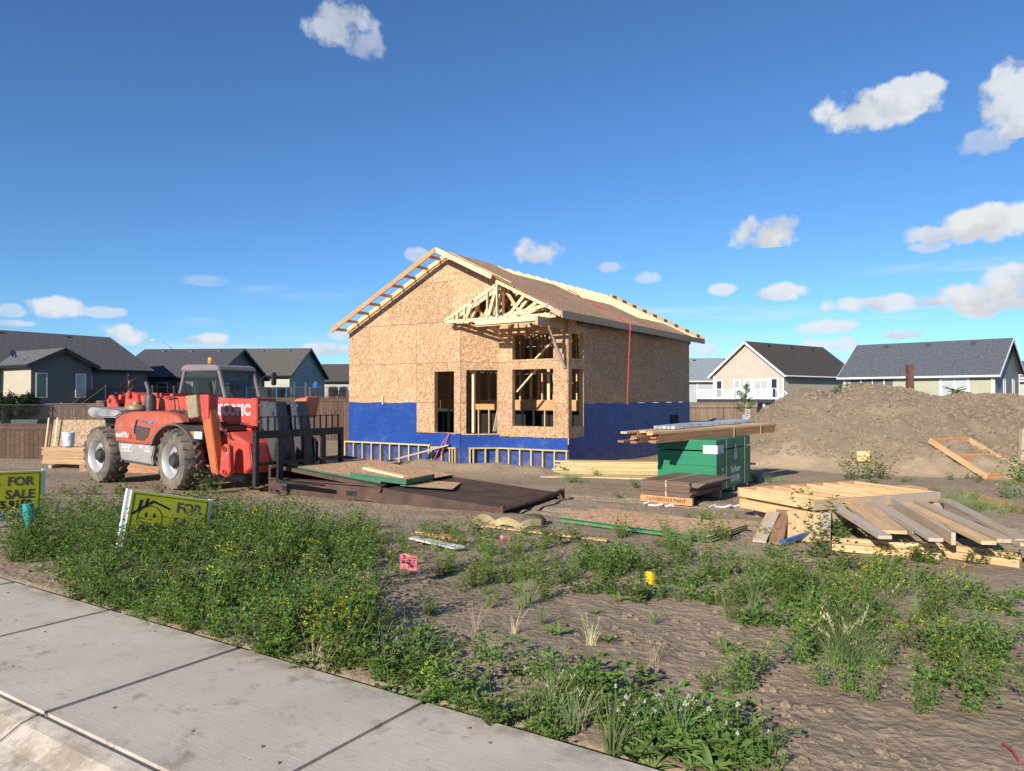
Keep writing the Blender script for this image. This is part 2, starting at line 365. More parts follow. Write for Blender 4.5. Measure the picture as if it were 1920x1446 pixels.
def soil_mat():
    def b(t, bs):
        v = t.n('ShaderNodeTexCoord').outputs['Object']
        n1 = noise(t, v, .55, 6., .6); n2 = noise(t, v, 6., 8., .65); n3 = noise(t, v, 38., 5., .65)
        vo = t.n('ShaderNodeTexVoronoi', {'Vector': v, 'Scale': 17.}, feature='F1').outputs['Distance']
        col = t.mix(t.ss(n1, .38, .66), (.35, .258, .168), (.27, .197, .127))
        col = t.mix(t.m('MULTIPLY', t.ss(n2, .42, .7), .6), col, (.42, .32, .215))
        col = t.mix(t.m('MULTIPLY', t.ss(n3, .5, .72), .5), col, (.20, .15, .105))
        sp = noise(t, v, 75., 2.); col = t.mix(t.m('MULTIPLY', t.ss(sp, .68, .74), .7), col, (.46, .40, .32))
        sz_ = t.n('ShaderNodeSeparateXYZ', {0: v})
        sub = t.m('MULTIPLY', t.ss(sz_.outputs[2], -.15, .25), t.ss(noise(t, v, .8, 5.), .25, .55)); col = t.mix(t.m('MULTIPLY', sub, .7), col, (.185, .148, .106))      # grey subsoil of the spoil heap
        far = t.ss(sz_.outputs[1], 40., 46.)      # lawns of the next street
        g = t.mix(noise(t, v, 1.2, 4.), (.06, .10, .03), (.10, .14, .045)); col = t.mix(far, col, g)
        h = t.m('ADD', t.m('MULTIPLY', n2, .7), t.m('ADD', t.m('MULTIPLY', n3, .35), t.m('MULTIPLY', vo, .35)))
        setc(t, bs, col, .95, bump=h, bdist=.045, bstr=.9, spec=.15)
    return mat('soil', b)
def build_ground():
    rr = np.concatenate([np.linspace(.4, 2.5, 8), np.geomspace(2.6, 32, 460)[0:], np.geomspace(32.6, 60, 60), np.geomspace(63, 5000, 40)])
    an = np.concatenate([np.linspace(-45, 45, 520), np.linspace(45, 315, 70)[1:-1]])*math.pi/180
    A, RR = np.meshgrid(an, rr); x = RR*np.sin(A); y = RR*np.cos(A); z = gh(x, y)
    nr, na = x.shape; co = np.stack([x, y, z], -1).reshape(-1, 3)
    i = np.arange(nr-1)[:, None]*na; j = np.arange(na)[None, :]; j2 = (j+1) % na
    q = np.stack([i+j, i+j2, i+na+j2, i+na+j], -1).reshape(-1, 4)
    co = np.vstack([co, [[0, 0, -.13]]]); c = len(co)-1
    tri = [(c, (k+1) % na, k) for k in range(na)]
    me = bpy.data.meshes.new('ground'); me.from_pydata(co.tolist(), [], q[:, ::-1].tolist()+tri)
    me.polygons.foreach_set('use_smooth', [True]*len(me.polygons)); me.update()
    return struct(link('ground', me, soil_mat()))
build_ground()
def conc_mat():
    def b(t, bs):
        tcn = t.n('ShaderNodeTexCoord'); v = tcn.outputs['Object']
        n1 = noise(t, v, 1.1, 7., .6); n2 = noise(t, v, 7., 8., .7); n3 = noise(t, v, 120., 3.)
        st = noise(t, t.n('ShaderNodeMapping', {'Vector': v, 'Scale': (3, 45, 3)}).outputs[0], 1.6, 3.)     # broom marks
        col = t.mix(t.ss(n1, .35, .66), (.58, .495, .395), (.50, .425, .34))
        col = t.mix(t.m('MULTIPLY', t.ss(n2, .5, .72), .45), col, (.37, .32, .265))
        col = t.mix(t.m('MULTIPLY', t.ss(st, .5, .68), .2), col, (.60, .55, .485))
        col = t.mix(t.m('MULTIPLY', n3, .3), col, (.34, .305, .265))
        dn = noise(t, v, 3.3, 9., .75); col = t.mix(t.m('MULTIPLY', t.ss(dn, .54, .67), .65), col, (.22, .165, .115))
        yy = t.n('ShaderNodeSeparateXYZ', {0: v}).outputs[1]; edge = t.m('ADD', t.ss(yy, -.22, .0), t.ss(yy, -1.05, -1.3))     # soil washed on from the verge and lying in the gutter
        col = t.mix(t.m('MULTIPLY', t.m('MULTIPLY', edge, t.ss(noise(t, v, 5., 8., .7), .40, .62)), .75), col, (.24, .18, .125))
        setc(t, bs, col, .88, bump=t.m('ADD', t.m('MULTIPLY', n3, .5), t.m('MULTIPLY', st, .6)), bdist=.004, bstr=.5, spec=.25)
    return mat('concrete', b)
def street():
    O = Matrix(((SD[0], ND[0], 0, E0[0]), (SD[1], ND[1], 0, E0[1]), (0, 0, 1, 0), (0, 0, 0, 1)))
    cm = conc_mat()
    sw = struct(link('sidewalk', MB().bx(-60, 60, -1.16, -.02, -.16, -.05).mesh(), cm, mtx=O))
    first = -1.40
    k0 = -14
    for k in range(k0, 14):
        x0 = first+k*1.53; g = .0035
        m_ = MB(); m_.bx(x0+g, x0+1.53-g, -1.18+.005, 0, -.055, 0)
        link('slab', m_.mesh(bevel=.016), cm, sw)
    kb = MB(); prof = [(-1.20, .0), (-1.185, -.004), (-1.185, -.3), (-1.9, -.3), (-1.9, -.125), (-1.50, -.105), (-1.37, -.07), (-1.27, -.015)]
    # rolled kerb and gutter, cut into lengths at the same joints
    kerb = struct(link('kerb', MB().bx(-60, 60, -1.88, -1.2, -.3, -.16).mesh(), cm, mtx=O))
    for k in range(k0, 14):
        x0 = first+k*1.53; g = .005
        link('kerb_length', MB().prism(prof, x0+g, x0+1.53-g, axis='x').mesh(bevel=.008), cm, kerb)
    asp = paint('asphalt', (.055, .053, .052), (.04, .04, .04), 8., .9, bump=.01)
    struct(link('road', MB().bx(-80, 80, -11, -1.9, -.3, -.128).mesh(), asp, mtx=O))
street()

# ================================================================ the house being framed
HM = Matrix(((SD[0], ND[0], 0, CX), (SD[1], ND[1], 0, CY), (0, 0, 1, 0), (0, 0, 0, 1)))
house = thing('house_under_construction', 'half-framed house of bare OSB sheathing over blue foundation wrap, open trusses at its front corner', 'house', mtx=HM)
ZB, ZT, HL, XL, YL = 1.40, 3.85, 9.93, -7.8, -.75        # wrap line, wall top, depth, left corner, front of the left bay
SH = 1.2192
def wall_sheets(p, q, s0, s1, z0, z1, holes=(), clips=(), rows=None, coff=0., m=None, t=.012, nm='osb_sheet'):
    """4 x 8 sheets laid on their side from plan point p towards q; s measured from p, outward = right of travel"""
    p = Vector((*p, 0)); d = (Vector((*q, 0))-p).normalized(); nrm = Vector((d.y, -d.x, 0))
    M = Matrix((d, -nrm, Vector((0, 0, 1)))).transposed().to_4x4(); M.translation = p
    zz = rows or [z0+i*SH for i in range(int((z1-z0)/SH)+2)]
    for ri in range(len(zz)-1):
        a0 = s0-((ri % 2)*SH+coff) % (2*SH)
        while a0 < s1:
            r = (max(a0, s0)+.004, min(a0+2*SH, s1)-.004, max(zz[ri], z0)+.004, min(zz[ri+1], z1)-.004); a0 += 2*SH
            if r[1]-r[0] < .02 or r[3]-r[2] < .02: continue
            rs = [r]
            for h in holes: rs = [x for y in rs for x in rect_minus(y, h)]
            mb = MB()
            for x0, x1, b0, b1 in rs:
                poly = [(x0, b0), (x1, b0), (x1, b1), (x0, b1)]
                for c in clips:
                    poly = clip(poly, *c) if poly else poly
                if len(poly) >= 3: mb.prism(poly, -t, 0.)
            if mb.v:
                # move each sheet's origin to its own corner
                ox, oz = r[0], r[2]; mb.v = [(x-ox, y, z-oz) for x, y, z in mb.v]
                link(nm, mb.mesh(), m or OSB, house, mtx=M @ Matrix.Translation((ox, 0, oz)))
RX, RZ, PIT = -3.64, 5.93, .5
# left bay, facing the street: s runs from the left corner to the angled wall
Lw = 4.60
gl = [(-PIT, 1., RZ+PIT*(XL-RX)-.0), (PIT, 1., RZ-PIT*(XL-RX))]    # under both roof slopes
hole_l = [(3.61, 4.36, .52, 2.36)]
wall_sheets((XL, YL), (0, YL), 2.9, Lw, .50, ZT, hole_l, rows=[.50, 1.42, 2.63, 3.85])
wall_sheets((XL, YL), (0, YL), 0, 2.9, ZB, ZT, rows=[1.40, 2.63, 3.85], coff=.3)
dg = (PIT, -1., PIT*(4.18)-3.87)             # open truss below the diagonal of the porch gable
wall_sheets((XL, YL), (0, YL), 0, 6.4, ZT, 6.2, clips=[(-PIT, 1., ZT+.02), gl[1], dg], rows=[3.853, 5.07, 6.3], coff=.6)
# angled entry wall
A0, A1 = (XL+Lw, YL), (-2.33, 0)
AL = math.hypot(A1[0]-A0[0], A1[1]-A0[1])
wall_sheets(A0, A1, 0, AL, .46, ZT, [(.16, AL-.055, .50, 2.39)], rows=[.46, 1.42, 2.63, 3.85])
# right bay, street side
wall_sheets((-2.33, 0), (0, 0), 0, 2.33, .42, ZT, [(.47, 1.86, .74, 2.40), (.47, 1.86, 2.69, 3.42)], rows=[.42, 1.42, 2.63, 3.85], coff=.5)
# right side wall
wall_sheets((0, 0), (0, 1), .0, 1.02, .42, ZT, [(.2, .92, .74, 2.40), (.2, .92, 2.69, 3.42)], rows=[.42, 1.42, 2.63, 3.85])
wall_sheets((0, 0), (0, 1), 1.02, HL, ZB, ZT, rows=[1.40, 2.63, 3.85], coff=.7)
# back and left walls (seen only through the openings)
wall_sheets((0, HL), (XL, HL), 0, -XL, ZB, ZT, [(.5, 1.1, 2.0, 3.3)])
wall_sheets((XL, HL), (XL, YL), 0, HL-YL, ZB, ZT)
# blue foundation wrap -------------------------------------------------
def blue_mat():
    def b(t, bs):
        v = ocoord(t, rnd=False); n1 = noise(t, v, 1.3, 4.)
        w1 = noise(t, t.n('ShaderNodeMapping', {'Vector': v, 'Rotation': (0, .25, 0), 'Scale': (1.6, 3, 2.6)}).outputs[0], 1.5, 5., .6)
        col = t.mix(t.ss(n1, .3, .7), (.009, .046, .215), (.012, .056, .26))
        sz_ = t.n('ShaderNodeSeparateXYZ', {0: v}).outputs[2]; col = t.mix(t.m('MULTIPLY', t.m('MULTIPLY', t.ss(sz_, .25, -.55), t.ss(noise(t, v, 4., 8., .7), .35, .65)), .6), col, (.22, .17, .12))
        col = t.mix(t.m('MULTIPLY', t.ss(noise(t, v, 2.1, 7., .65), .5, .75), .14), col, (.25, .26, .30))
        setc(t, bs, col, .45, bump=w1, bdist=.06, bstr=.5, spec=.35)
    return mat('blue_wrap', b)
BLUE = blue_mat()
def wrap(p, q, L, keep, z0, seed):
    p = Vector((*p, 0)); d = (Vector((*q, 0))-p).normalized(); nrm = Vector((d.y, -d.x, 0))
    M = Matrix((d, -nrm, Vector((0, 0, 1)))).transposed().to_4x4(); M.translation = p
    st = .06; n = int(L/st)+1; s_ = np.linspace(0, L, n)
    vs_, fs_, idx = [], [], {}
    def vert(i, k, zt):
        z = z0+(zt-z0)*k/24.; key = (i, k)
        if key not in idx:
            o = .016+.02*abs(float(fbm(np.array([s_[i]*1.6+z*1.2]), np.array([z*1.5-s_[i]*.5+seed]), 3, seed)[0]))*1.6; idx[key] = len(vs_); vs_.append((s_[i], -o, z))
        return idx[key]
    mb = MB()
    for i in range(n-1):
        a, b = keep(s_[i]), keep(s_[i+1]); a += .018*math.sin(s_[i]*5+seed); b += .018*math.sin(s_[i+1]*5+seed)
        if abs(a-b) > .3: a = b = max(a, b); idx = {k_: v_ for k_, v_ in idx.items() if k_[0] != i}
        for k in range(24): fs_.append((vert(i, k, a), vert(i+1, k, b), vert(i+1, k+1, b), vert(i, k+1, a)))
        if abs(keep(s_[i])-keep(s_[i+1])) > .3: idx = {}
    mb.add(vs_, fs_); return mb.build('foundation_wrap', BLUE, house, smooth=True, mtx=M)
wrap((XL, YL), (0, YL), Lw, lambda s: 1.41 if s < 2.88 else .50, -.6, 1)
wrap(A0, A1, AL, lambda s: .46, -.6, 2)
wrap((-2.33, 0), (0, 0), 2.33, lambda s: .42, -.6, 3)
wrap((0, 0), (0, 1), HL, lambda s: .42 if s < 1.02 else 1.40, -.6, 4)
BLKH = paint('dark_opening', (.01, .01, .012), (.015, .015, .016), 2., .9)  # plain black, also the painted dark inside the basement
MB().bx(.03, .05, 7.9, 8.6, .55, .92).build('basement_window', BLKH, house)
# near-black block added inside, painted shade so that the basement looks dark
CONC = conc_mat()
MB().bx(XL+.02, -3.3, 1.6, HL-.05, -.9, 1.05).build('basement_shade_block', BLKH, house)
# brick-ledge framing in front of the wrap -------------------------------
def ledge(p, q, s0, s1, zt, zb, studs):
    p = Vector((*p, 0)); d = (Vector((*q, 0))-p).normalized(); n_ = Vector((d.y, -d.x, 0))*.09
    A = lambda s, z: p+d*s+n_+Vector((0, 0, z))
    board('plate', A(s0, zt-.02), A(s1, zt-.02), .14, .04, LUMT, house)
    board('plate', A(s0, zb+.02), A(s1, zb+.02), .14, .04, LUMT, house)
    for s in studs: board('stud', A(s, zb+.04), A(s, zt-.04), .14, .04, LUMT, house, up=tuple(d))
sp = lambda a, b, n: [a+(b-a)*i/(n-1) for i in range(n)]
ledge((XL, YL), (0, YL), -.06, 3.55, .15, -.62, sp(-.04, 3.5, 10)); ledge((XL, YL), (0, YL), 3.57, 4.52, .10, -.62, [3.6, 4.0, 4.30, 4.4, 4.5])
ledge(A0, A1, .22, AL-.06, .10, -.62, [.26, .36, .72, 1.05]); ledge((-2.33, 0), (0, 0), .02, 2.40, .10, -.62, sp(.05, 2.36, 7))
# wall frame edges round the openings ------------------------------------
def jambs(p, q, a, b, z0, z1, dpt=.14):
    p = Vector((*p, 0)); d = (Vector((*q, 0))-p).normalized(); n_ = Vector((-d.y, d.x, 0))*(dpt/2+.002)
    A = lambda s, z: p+d*s+n_+Vector((0, 0, z))
    for s in (a-.02, b+.02): board('jamb', A(s, z0), A(s, z1), dpt, .038, LUM, house, up=tuple(d))
    board('sill', A(a-.04, z0-.02), A(b+.04, z0-.02), dpt, .038, LUM, house); board('header', A(a-.04, z1+.02), A(b+.04, z1+.02), dpt, .038, LUM, house)
jambs((XL, YL), (0, YL), 3.61, 4.36, .52, 2.36); jambs(A0, A1, .16, AL-.055, .50, 2.39)
for z0, z1 in ((.74, 2.40), (2.69, 3.42)):
    jambs((-2.33, 0), (0, 0), .47, 1.86, z0, z1); jambs((0, 0), (0, 1), .2, .92, z0, z1)
# inner framing seen through the openings ---------------------------------
def studwall(x0, y0, x1, y1, z0, z1, gap=.406, m=LUM, nm='stud'):
    L = math.hypot(x1-x0, y1-y0); n = max(2, int(L/gap)+1); d = Vector((x1-x0, y1-y0, 0)).normalized()
    for i in range(n):
        s = min(i*gap, L); a = Vector((x0, y0, 0))+d*s
        board(nm, a+Vector((0, 0, z0)), a+Vector((0, 0, z1)), .09, .038, m, house, up=tuple(d))
    for z in (z0-.02, z1+.02): board('plate', (x0, y0, z), (x1, y1, z), .09, .038, m, house)
board('rim_beam', (XL+.1, 1.45, 1.34), (-.15, 1.45, 1.34), .045, .30, LUMO, house)
MB().bx(XL+.1, -.15, 1.48, HL-.15, 1.43, 1.46).build('floor_deck', OSBR, house)
studwall(-5.4, 1.55, -.2, 1.55, 1.5, 3.8); studwall(-5.4, 1.5, -.2, 1.5, -.35, 1.17, .42)
studwall(-2.9, 4.2, -.2, 4.2, 1.5, 3.8); studwall(-2.2, 1.6, -2.2, 9.6, 1.5, 3.8, .5); studwall(-5.0, 1.6, -5.0, 9.6, 1.5, 3.8, .5); studwall(-.12, 1.1, -.12, HL-.2, 1.5, 3.78, .406)
MB().bx(-5.4, -.2, 1.75, 1.78, -.6, 1.2).build('basement_shade_sheet', BLKH, house)  # near-black sheet behind the studs, painted to stand for basement shade
MB().bx(XL+.1, -.1, YL+.2, 1.5, -.62, -.55).build('basement_floor', CONC, house)
board('entry_post', (-3.05, -.32, .52), (-3.05, -.32, 2.36), .09, .09, LUMP, house)
board('brace', (-2.75, .35, .55), (-2.45, .15, 1.25), .09, .04, LUMP, house)
board('brace', (-1.85, .25, 1.75), (-1.2, .3, 2.42), .09, .04, LUMP, house); board('brace', (-1.3, .3, 2.66), (-.55, .3, 3.3), .09, .04, LUMP, house)
for x in (-1.15, -.75): board('stud', (x, .9, 1.5), (x, .9, 2.45), .09, .04, LUMP, house)
for x in sp(-2.2, -.3, 7): board('ceiling_joist', (x, .16, 3.62), (x, 1.5, 3.62), .04, .09, LUMP, house)
board('cleat', (-6.25, YL-.035, 1.36), (-6.25, YL-.035, 1.62), .09, .035, LUMP, house, up=(1, 0, 0))
# trusses -----------------------------------------------------------------
XR = .45
zr = lambda x: RZ-PIT*(x-RX); zl = lambda x: RZ+PIT*(x-RX)
def truss(y, tail=True):
    mb = MB(); w_, h_ = .038, .089
    bz = ZT+.045
    mb.bar((XL, y, bz), (0, y, bz), w_, h_)
    for k, (xa, za, xb) in enumerate(((-6.2, 0, -5.5), (-4.9, 0, -5.5), (-4.9, 0, RX), (-2.4, 0, RX), (-2.4, 0, -1.8), (-1.1, 0, -1.8))):
        mb.bar((xa, y, bz), (xb, y, (zl(xb) if xb < RX else zr(xb))-.09), w_, h_)
    t = mb.build('truss', LUM, house)
    o = board('top_chord', (RX, y, RZ-.05), (XR-.03, y, zr(XR-.03)-.05), w_, h_, LUMP, house); o.parent = t
    o = board('top_chord', (RX, y, RZ-.05), (XL-.18, y, zl(XL-.18)-.05), w_, h_, LUMP, house); o.parent = t
    return t
for i in range(17): truss(.0+i*.615)
truss(YL-.03+.06)
# porch gable truss standing on the cantilevered beam
def porch(y):
    mb = MB(); w_, h_ = .04, .089; bz = 3.80; px = -1.62
    zz = lambda x: 3.87+PIT*(x+3.5)
    for xa, xb in ((-2.75, -2.45), (-1.95, -1.62), (-1.95, -1.95), (-1.62, -1.62), (-1.3, -.75), (-.95, -.35)):
        top = min(zz(xb), zr(xb)-.1)-.03; mb.bar((xa, y, bz), (xb, y, top), w_, h_)
    for x in (-3.0, -3.15, -2.75): mb.bar((x, y, bz), (x, y, zz(x)-.04), w_, h_)
    t = mb.build('porch_truss', LUMP, house)
    for p0, p1 in (((-3.45, y, 3.80), (.1, y, 3.80)), ((-3.5, y, 3.83), (px, y, zz(px)-.05)), ((px-.05, y, zr(px)-.07), (XR, y, zr(XR)-.07)), ((-1.4, y+.02, 3.86), (.05, y+.02, 4.08))):
        o = board('chord', p0, p1, w_, h_, LUMP, house); o.parent = t
    pm = MB()
    for x in (-2.75, -1.95, -1.62): pm.bx(x-.06, x+.06, y-.0245, y-.0225, 3.80, 3.92)
    pm.bx(-.05, .06, y-.0245, y-.0225, 4.0, 4.12); o = pm.build('nail_plate', GALV, house); o.parent = t
porch(-1.15); porch(-.85)
board('porch_board', (-2.3, -1.25, 3.70), (-.12, -1.45, 3.70), .04, .14, LUMP, house)
board('porch_board', (-2.3, -1.2, 3.62), (-.12, -1.38, 3.62), .04, .06, LUMP, house)
board('porch_beam', (-.10, -1.55, 3.62), (-.10, .9, 3.62), .09, .24, LUMG, house)
board('brace', (-.07, -1.0, 3.50), (-.07, -.06, 2.42), .09, .04, LUMG, house)
board('brace', (-2.2, -.1, 3.35), (-2.0, -1.15, 3.72), .09, .04, LUM, house); board('brace', (-1.9, -.1, 3.35), (-2.0, -1.15, 3.72), .04, .09, LUM, house)
board('cleat', (-1.35, -.03, 3.3), (-1.35, -.03, 3.72), .09, .04, LUMG, house, up=(1, 0, 0))
# rake ladders of the gable overhang ---------------------------------------
yo = -1.35
board('rake_board', (RX-.03, yo, RZ+.0), (XL-.22, yo, zl(XL-.22)+.0), .04, .14, LUMO, house)
board('rake_board', (RX-.05, yo, RZ+.0), (-1.68, yo, zr(-1.68)+.0), .04, .14, LUMP, house)
for i in range(9):
    x = RX-.3-i*.49; board('lookout', (x, yo+.02, zl(x)-.03), (x, YL-.0, zl(x)-.03), .04, .089, LUM, house)
for i in range(5):
    x = RX+.3+i*.4; board('lookout', (x, yo+.02, zr(x)-.03), (x, YL, zr(x)-.03), .04, .089, LUM, house)
board('gable_chord', (RX, YL-.035, RZ-.03), (XL-.05, YL-.035, zl(XL-.05)-.03), .035, .13, LUM, house)
board('gable_chord', (RX, YL-.035, RZ-.03), (-1.4, YL-.035, zr(-1.4)-.03), .035, .13, LUM, house)
for y in (HL+.45,): board('rake_board', (RX, y, RZ), (XR, y, zr(XR)), .04, .14, LUMO, house)
for i in range(9): x = RX+.3+i*.45; board('lookout', (x, HL, zr(x)+.01), (x, HL+.44, zr(x)+.01), .09, .14, LUMO, house)
board('eave_fascia', (XR+.02, -1.2, zr(XR)-.10), (XR+.02, HL+.47, zr(XR)-.10), .04, .19, LUMG, house)
board('porch_fascia', (XR-.3, -1.2, zr(XR-.3)-.1), (XR, -1.2, zr(XR)-.1), .04, .14, LUMG, house)
# roof deck: rows of sheets, each row started at the front ------------------------
ca = 1/math.hypot(1, PIT); row = SH*ca
def roof_row(x_hi, x_lo, y0, y1):
    y = y0; k = 0
    while y < y1-.05:
        ye = min(y+(2*SH if k or (int(x_hi*10) % 2) else SH), y1); k += 1
        L = (x_lo-x_hi)/ca-.004; W = ye-y-.004
        mb = MB().box((L/2, W/2, .006), (L, W, .011))
        M = Matrix(((ca, 0, PIT*ca, x_hi+.002), (0, 1, 0, y+.002), (-PIT*ca, 0, ca, zr(x_hi)+.002), (0, 0, 0, 1)))
        link('roof_sheet', mb.mesh(), OSBR, house, mtx=M); y = ye
roof_row(XR-row, XR, -1.2, 8.9); roof_row(XR-2*row, XR-row, -1.25, 6.4); roof_row(XR-3*row, XR-2*row, -1.33, 4.1); roof_row(RX+.03, XR-3*row, -1.33, 1.5)
for k in range(3):      # unseen far slope: sheets added to darken the inside, top row left open
    xa, xb = XL-.2+k*row, XL-.2+(k+1)*row; y = YL
    while y < HL:
        ye = min(y+2*SH, HL+.4); M = Matrix(((ca, 0, -PIT*ca, xa), (0, 1, 0, y+.002), (PIT*ca, 0, ca, zl(xa)+.004), (0, 0, 0, 1)))
        link('roof_sheet', MB().box((SH/2, (ye-y)/2, .006), (SH-.004, ye-y-.004, .011)).mesh(), OSBR, house, mtx=M); y = ye
# slack house wrap under the eave and the compressor hose ---------------------------
def eave_wrap():
    n = 90; vs_ = []; fs_ = []
    for i in range(n):
        y = .5+i*(HL-.4)/(n-1); h = .20+.16*float(fbm(np.array([y*1.3]), np.array([.5]), 3, 5)[0])*2
        for k in range(5):
            o = .02+.07*abs(float(fbm(np.array([y*4.]), np.array([k*1.7]), 3, 8)[0]))
            vs_.append((.012+o*(1 if 0 < k < 4 else .3), y, 3.86-h*k/4))
    for i in range(n-1):
        for k in range(4): fs_.append((i*5+k, (i+1)*5+k, (i+1)*5+k+1, i*5+k+1))
    MB().add(vs_, fs_).build('loose_wrap', paint('black_tarp', (.06, .065, .075), (.13, .14, .155), 2., .4), house, smooth=True)
eave_wrap()
RED = paint('red_hose', (.55, .06, .03), (.5, .05, .03), 3., .45)
pts = [(-2.4+i*.33+.05*math.sin(i*1.7), 4.4-i*.16, zr(-2.4+i*.33)+.03) for i in range(9)]
pts += [(XR+.06, 3.15, zr(XR)+.0), (XR+.055, 3.12, 3.6), (XR+.03, 3.1, 3.0), (XR, 3.1, 2.2), (XR-.03, 3.08, 1.5), (XR-.02, 3.1, 1.35)]
hose = MB().tube(pts, .017, 6).build('air_hose', RED, None, smooth=True); hose.matrix_basis = HM
tag(hose, 'red air hose running down the roof and hanging over the eave of the unfinished house', 'hose')
pk = MB().tube([(-3.6, YL-.02, .52), (-3.75, YL-.3, .1), (-3.95, YL-.45, -.45)], .012, 6).tube([(-3.6, YL-.03, .50), (-3.65, YL-.3, .0), (-3.7, YL-.5, -.5)], .012, 6).build('pink_rope', paint('pink', (.62, .10, .22), None, 3., .5), None)
pk.matrix_basis = HM; tag(pk, 'pink cord hanging out of the narrow doorway to the ground', 'cord')
pl = board('ramp_plank', HM @ Vector((-5.15, YL-1.0, -.32)), HM @ Vector((-3.55, YL-.12, .17)), .24, .04, LUMG)
tag(pl, 'weathered plank leaning on the low stud wall below the doorway', 'plank')

# ================================================================ telehandler
def telehandler():
    a = R(-31); O = Vector((-7.246, 16.3, -.29))
    t = thing('telehandler', 'red telescopic handler with muddy tyres and black fork carriage beside the unfinished house', 'telehandler', O, a)
    RD = paint('machine_red', (.54, .07, .048), (.47, .062, .043), 2.5, .45, dirt=(.40, .22, .15), dirt_amt=.6)
    ORG = paint('faded_orange_red', (.43, .085, .042), (.36, .075, .04), 2., .55, dirt=(.33, .19, .12), dirt_amt=.8)
    LEG = paint('rusty_orange', (.52, .13, .04), (.40, .10, .04), 3., .55, dirt=(.16, .07, .035), dirt_amt=.8)
    SK = paint('dusty_grey_panel', (.30, .27, .25), (.24, .215, .20), 2., .6, dirt=(.36, .29, .22), dirt_amt=.7)
    DK = paint('dark_grey_boom', (.045, .05, .06), (.06, .063, .07), 3., .45, dirt=(.12, .09, .07), dirt_amt=.3)
    CABF = paint('cab_frame', (.22, .175, .175), (.19, .15, .15), 2., .45)
    RUB = paint('tyre_rubber', (.075, .066, .058), (.17, .135, .10), 3., .85, dirt=(.27, .205, .145), dirt_amt=.85, bump=.01)
    RIM = paint('rim_silver', (.52, .51, .49), (.42, .41, .40), 3., .4, .4, dirt=(.33, .26, .19), dirt_amt=.5)
    HUB = paint('hub_black', (.03, .028, .026), (.05, .045, .04), 6., .6)
    WT = paint('decal_white', (.75, .74, .72), None, 3., .5)
    # wheels -------------------------------------------------------------
    def wheel(x, y, side, steer=0.):
        M = Matrix.Translation((x, y, .62)) @ Matrix.Rotation(steer, 4, 'Z') @ (Matrix.Rotation(math.pi, 4, 'Z') if side > 0 else Matrix())
        w_ = link('wheel', MB().lathe([(.13, -.13), (.15, -.15), (.15, .16), (.0, .16)], 20).mesh(smooth=True), HUB, t, mtx=M)      # hub drum
        W = .20
        tp = [(.34, -W), (.40, -W-.012), (.50, -W-.014), (.565, -W+.0), (.59, -W+.05), (.595, 0), (.59, W-.05), (.565, W), (.50, W+.014), (.40, W+.012), (.34, W)]
        mb = MB().lathe(tp, 44)
        for i in range(20):                                 # chevron lugs
            for sd in (-1, 1):
                th_ = 2*math.pi*(i+.5*(sd > 0))/20
                pts = []
                for f, (yy, dth) in enumerate(((.01, .0), (.11, .13), (.215, .17))):
                    pts.append((yy*sd, th_+dth))
                for k in range(2):
                    (y0, t0), (y1, t1) = pts[k], pts[k+1]
                    vs_ = []
                    for (yy, tt, hgt) in ((y0, t0, .0), (y1, t1, .0)):
                        low = .55 if abs(yy) > .2 else .585; top = .60 if abs(yy) > .2 else .632
                        for dt in (-.055, .055):
                            for rr_ in (low, top): vs_.append((rr_*math.cos(tt+dt*(.85 if rr_ > .59 else 1)), yy, rr_*math.sin(tt+dt*(.85 if rr_ > .59 else 1))))
                    mb.add(vs_, [(0, 1, 3, 2), (4, 6, 7, 5), (0, 4, 5, 1), (2, 3, 7, 6), (1, 5, 7, 3), (0, 2, 6, 4)])
        mb.build('tyre', RUB, w_, smooth=True)
        rp = [(.345, -W-.005), (.36, -W-.016), (.335, -W+.0), (.315, -W+.05), (.30, -W+.07), (.29, -.09), (.22, -.075), (.20, -.10), (.12, -.105), (.0, -.105)]
        MB().lathe(rp, 36).build('rim', RIM, w_, smooth=True)
        hb = MB().lathe([(.125, -.10), (.125, -.17), (.11, -.195), (.0, -.20)], 20)
        for i in range(10): an = i*.628; hb.box((.17*math.cos(an), -.108, .17*math.sin(an)), (.022, .03, .022))
        hb.build('hub_cap', HUB, w_, smooth=True)
    wheel(-1.3, -.99, -1, R(-4)); wheel(1.3, -.99, -1, R(-9)); wheel(-1.3, .99, 1); wheel(1.3, .99, 1, R(-9))
    # chassis and axles -----------------------------------------------------
    ch = MB().prism([(-2.0, .62), (-1.9, .95), (2.2, .95), (2.9, .92), (2.95, .55), (2.4, .48), (-1.9, .48)], -.42, .42).build('chassis', RD, t, bevel=.02)
    ax = MB()
    for x in (-1.3, 1.3): ax.tube([(x, -.86, .62), (x, .86, .62)], .11, 12)
    ax.build('axle', BLACK_M, t)
    # engine bonnet: side profile with a rounded top, bulging outwards --------------
    prof = [(-.78, 1.02), (-.80, 1.28), (-.74, 1.42), (-.55, 1.52), (-.1, 1.585), (.6, 1.60), (1.15, 1.575), (1.42, 1.50), (1.55, 1.38), (1.30, 1.36), (1.02, 1.24), (.75, 1.07), (.62, .90), (-.70, .93)]
    nP = len(prof); rings = [(-1.02, .90), (-1.13, .97), (-1.15, 1.0), (-.95, 1.0), (-.45, 1.0)]
    vs_, fs_ = [], []
    for yy, sc in ((-1.15, .93), (-1.12, .985), (-1.02, 1.0), (-.42, 1.0)):
        for (x, z) in prof: vs_.append((.35+(x-.35)*sc, yy, 1.2+(z-1.2)*sc))
    for k in range(3):
        for i in range(nP): j = (i+1) % nP; fs_.append((k*nP+i, k*nP+j, (k+1)*nP+j, (k+1)*nP+i))
    fs_ += [tuple(range(nP-1, -1, -1)), tuple(3*nP+i for i in range(nP))]
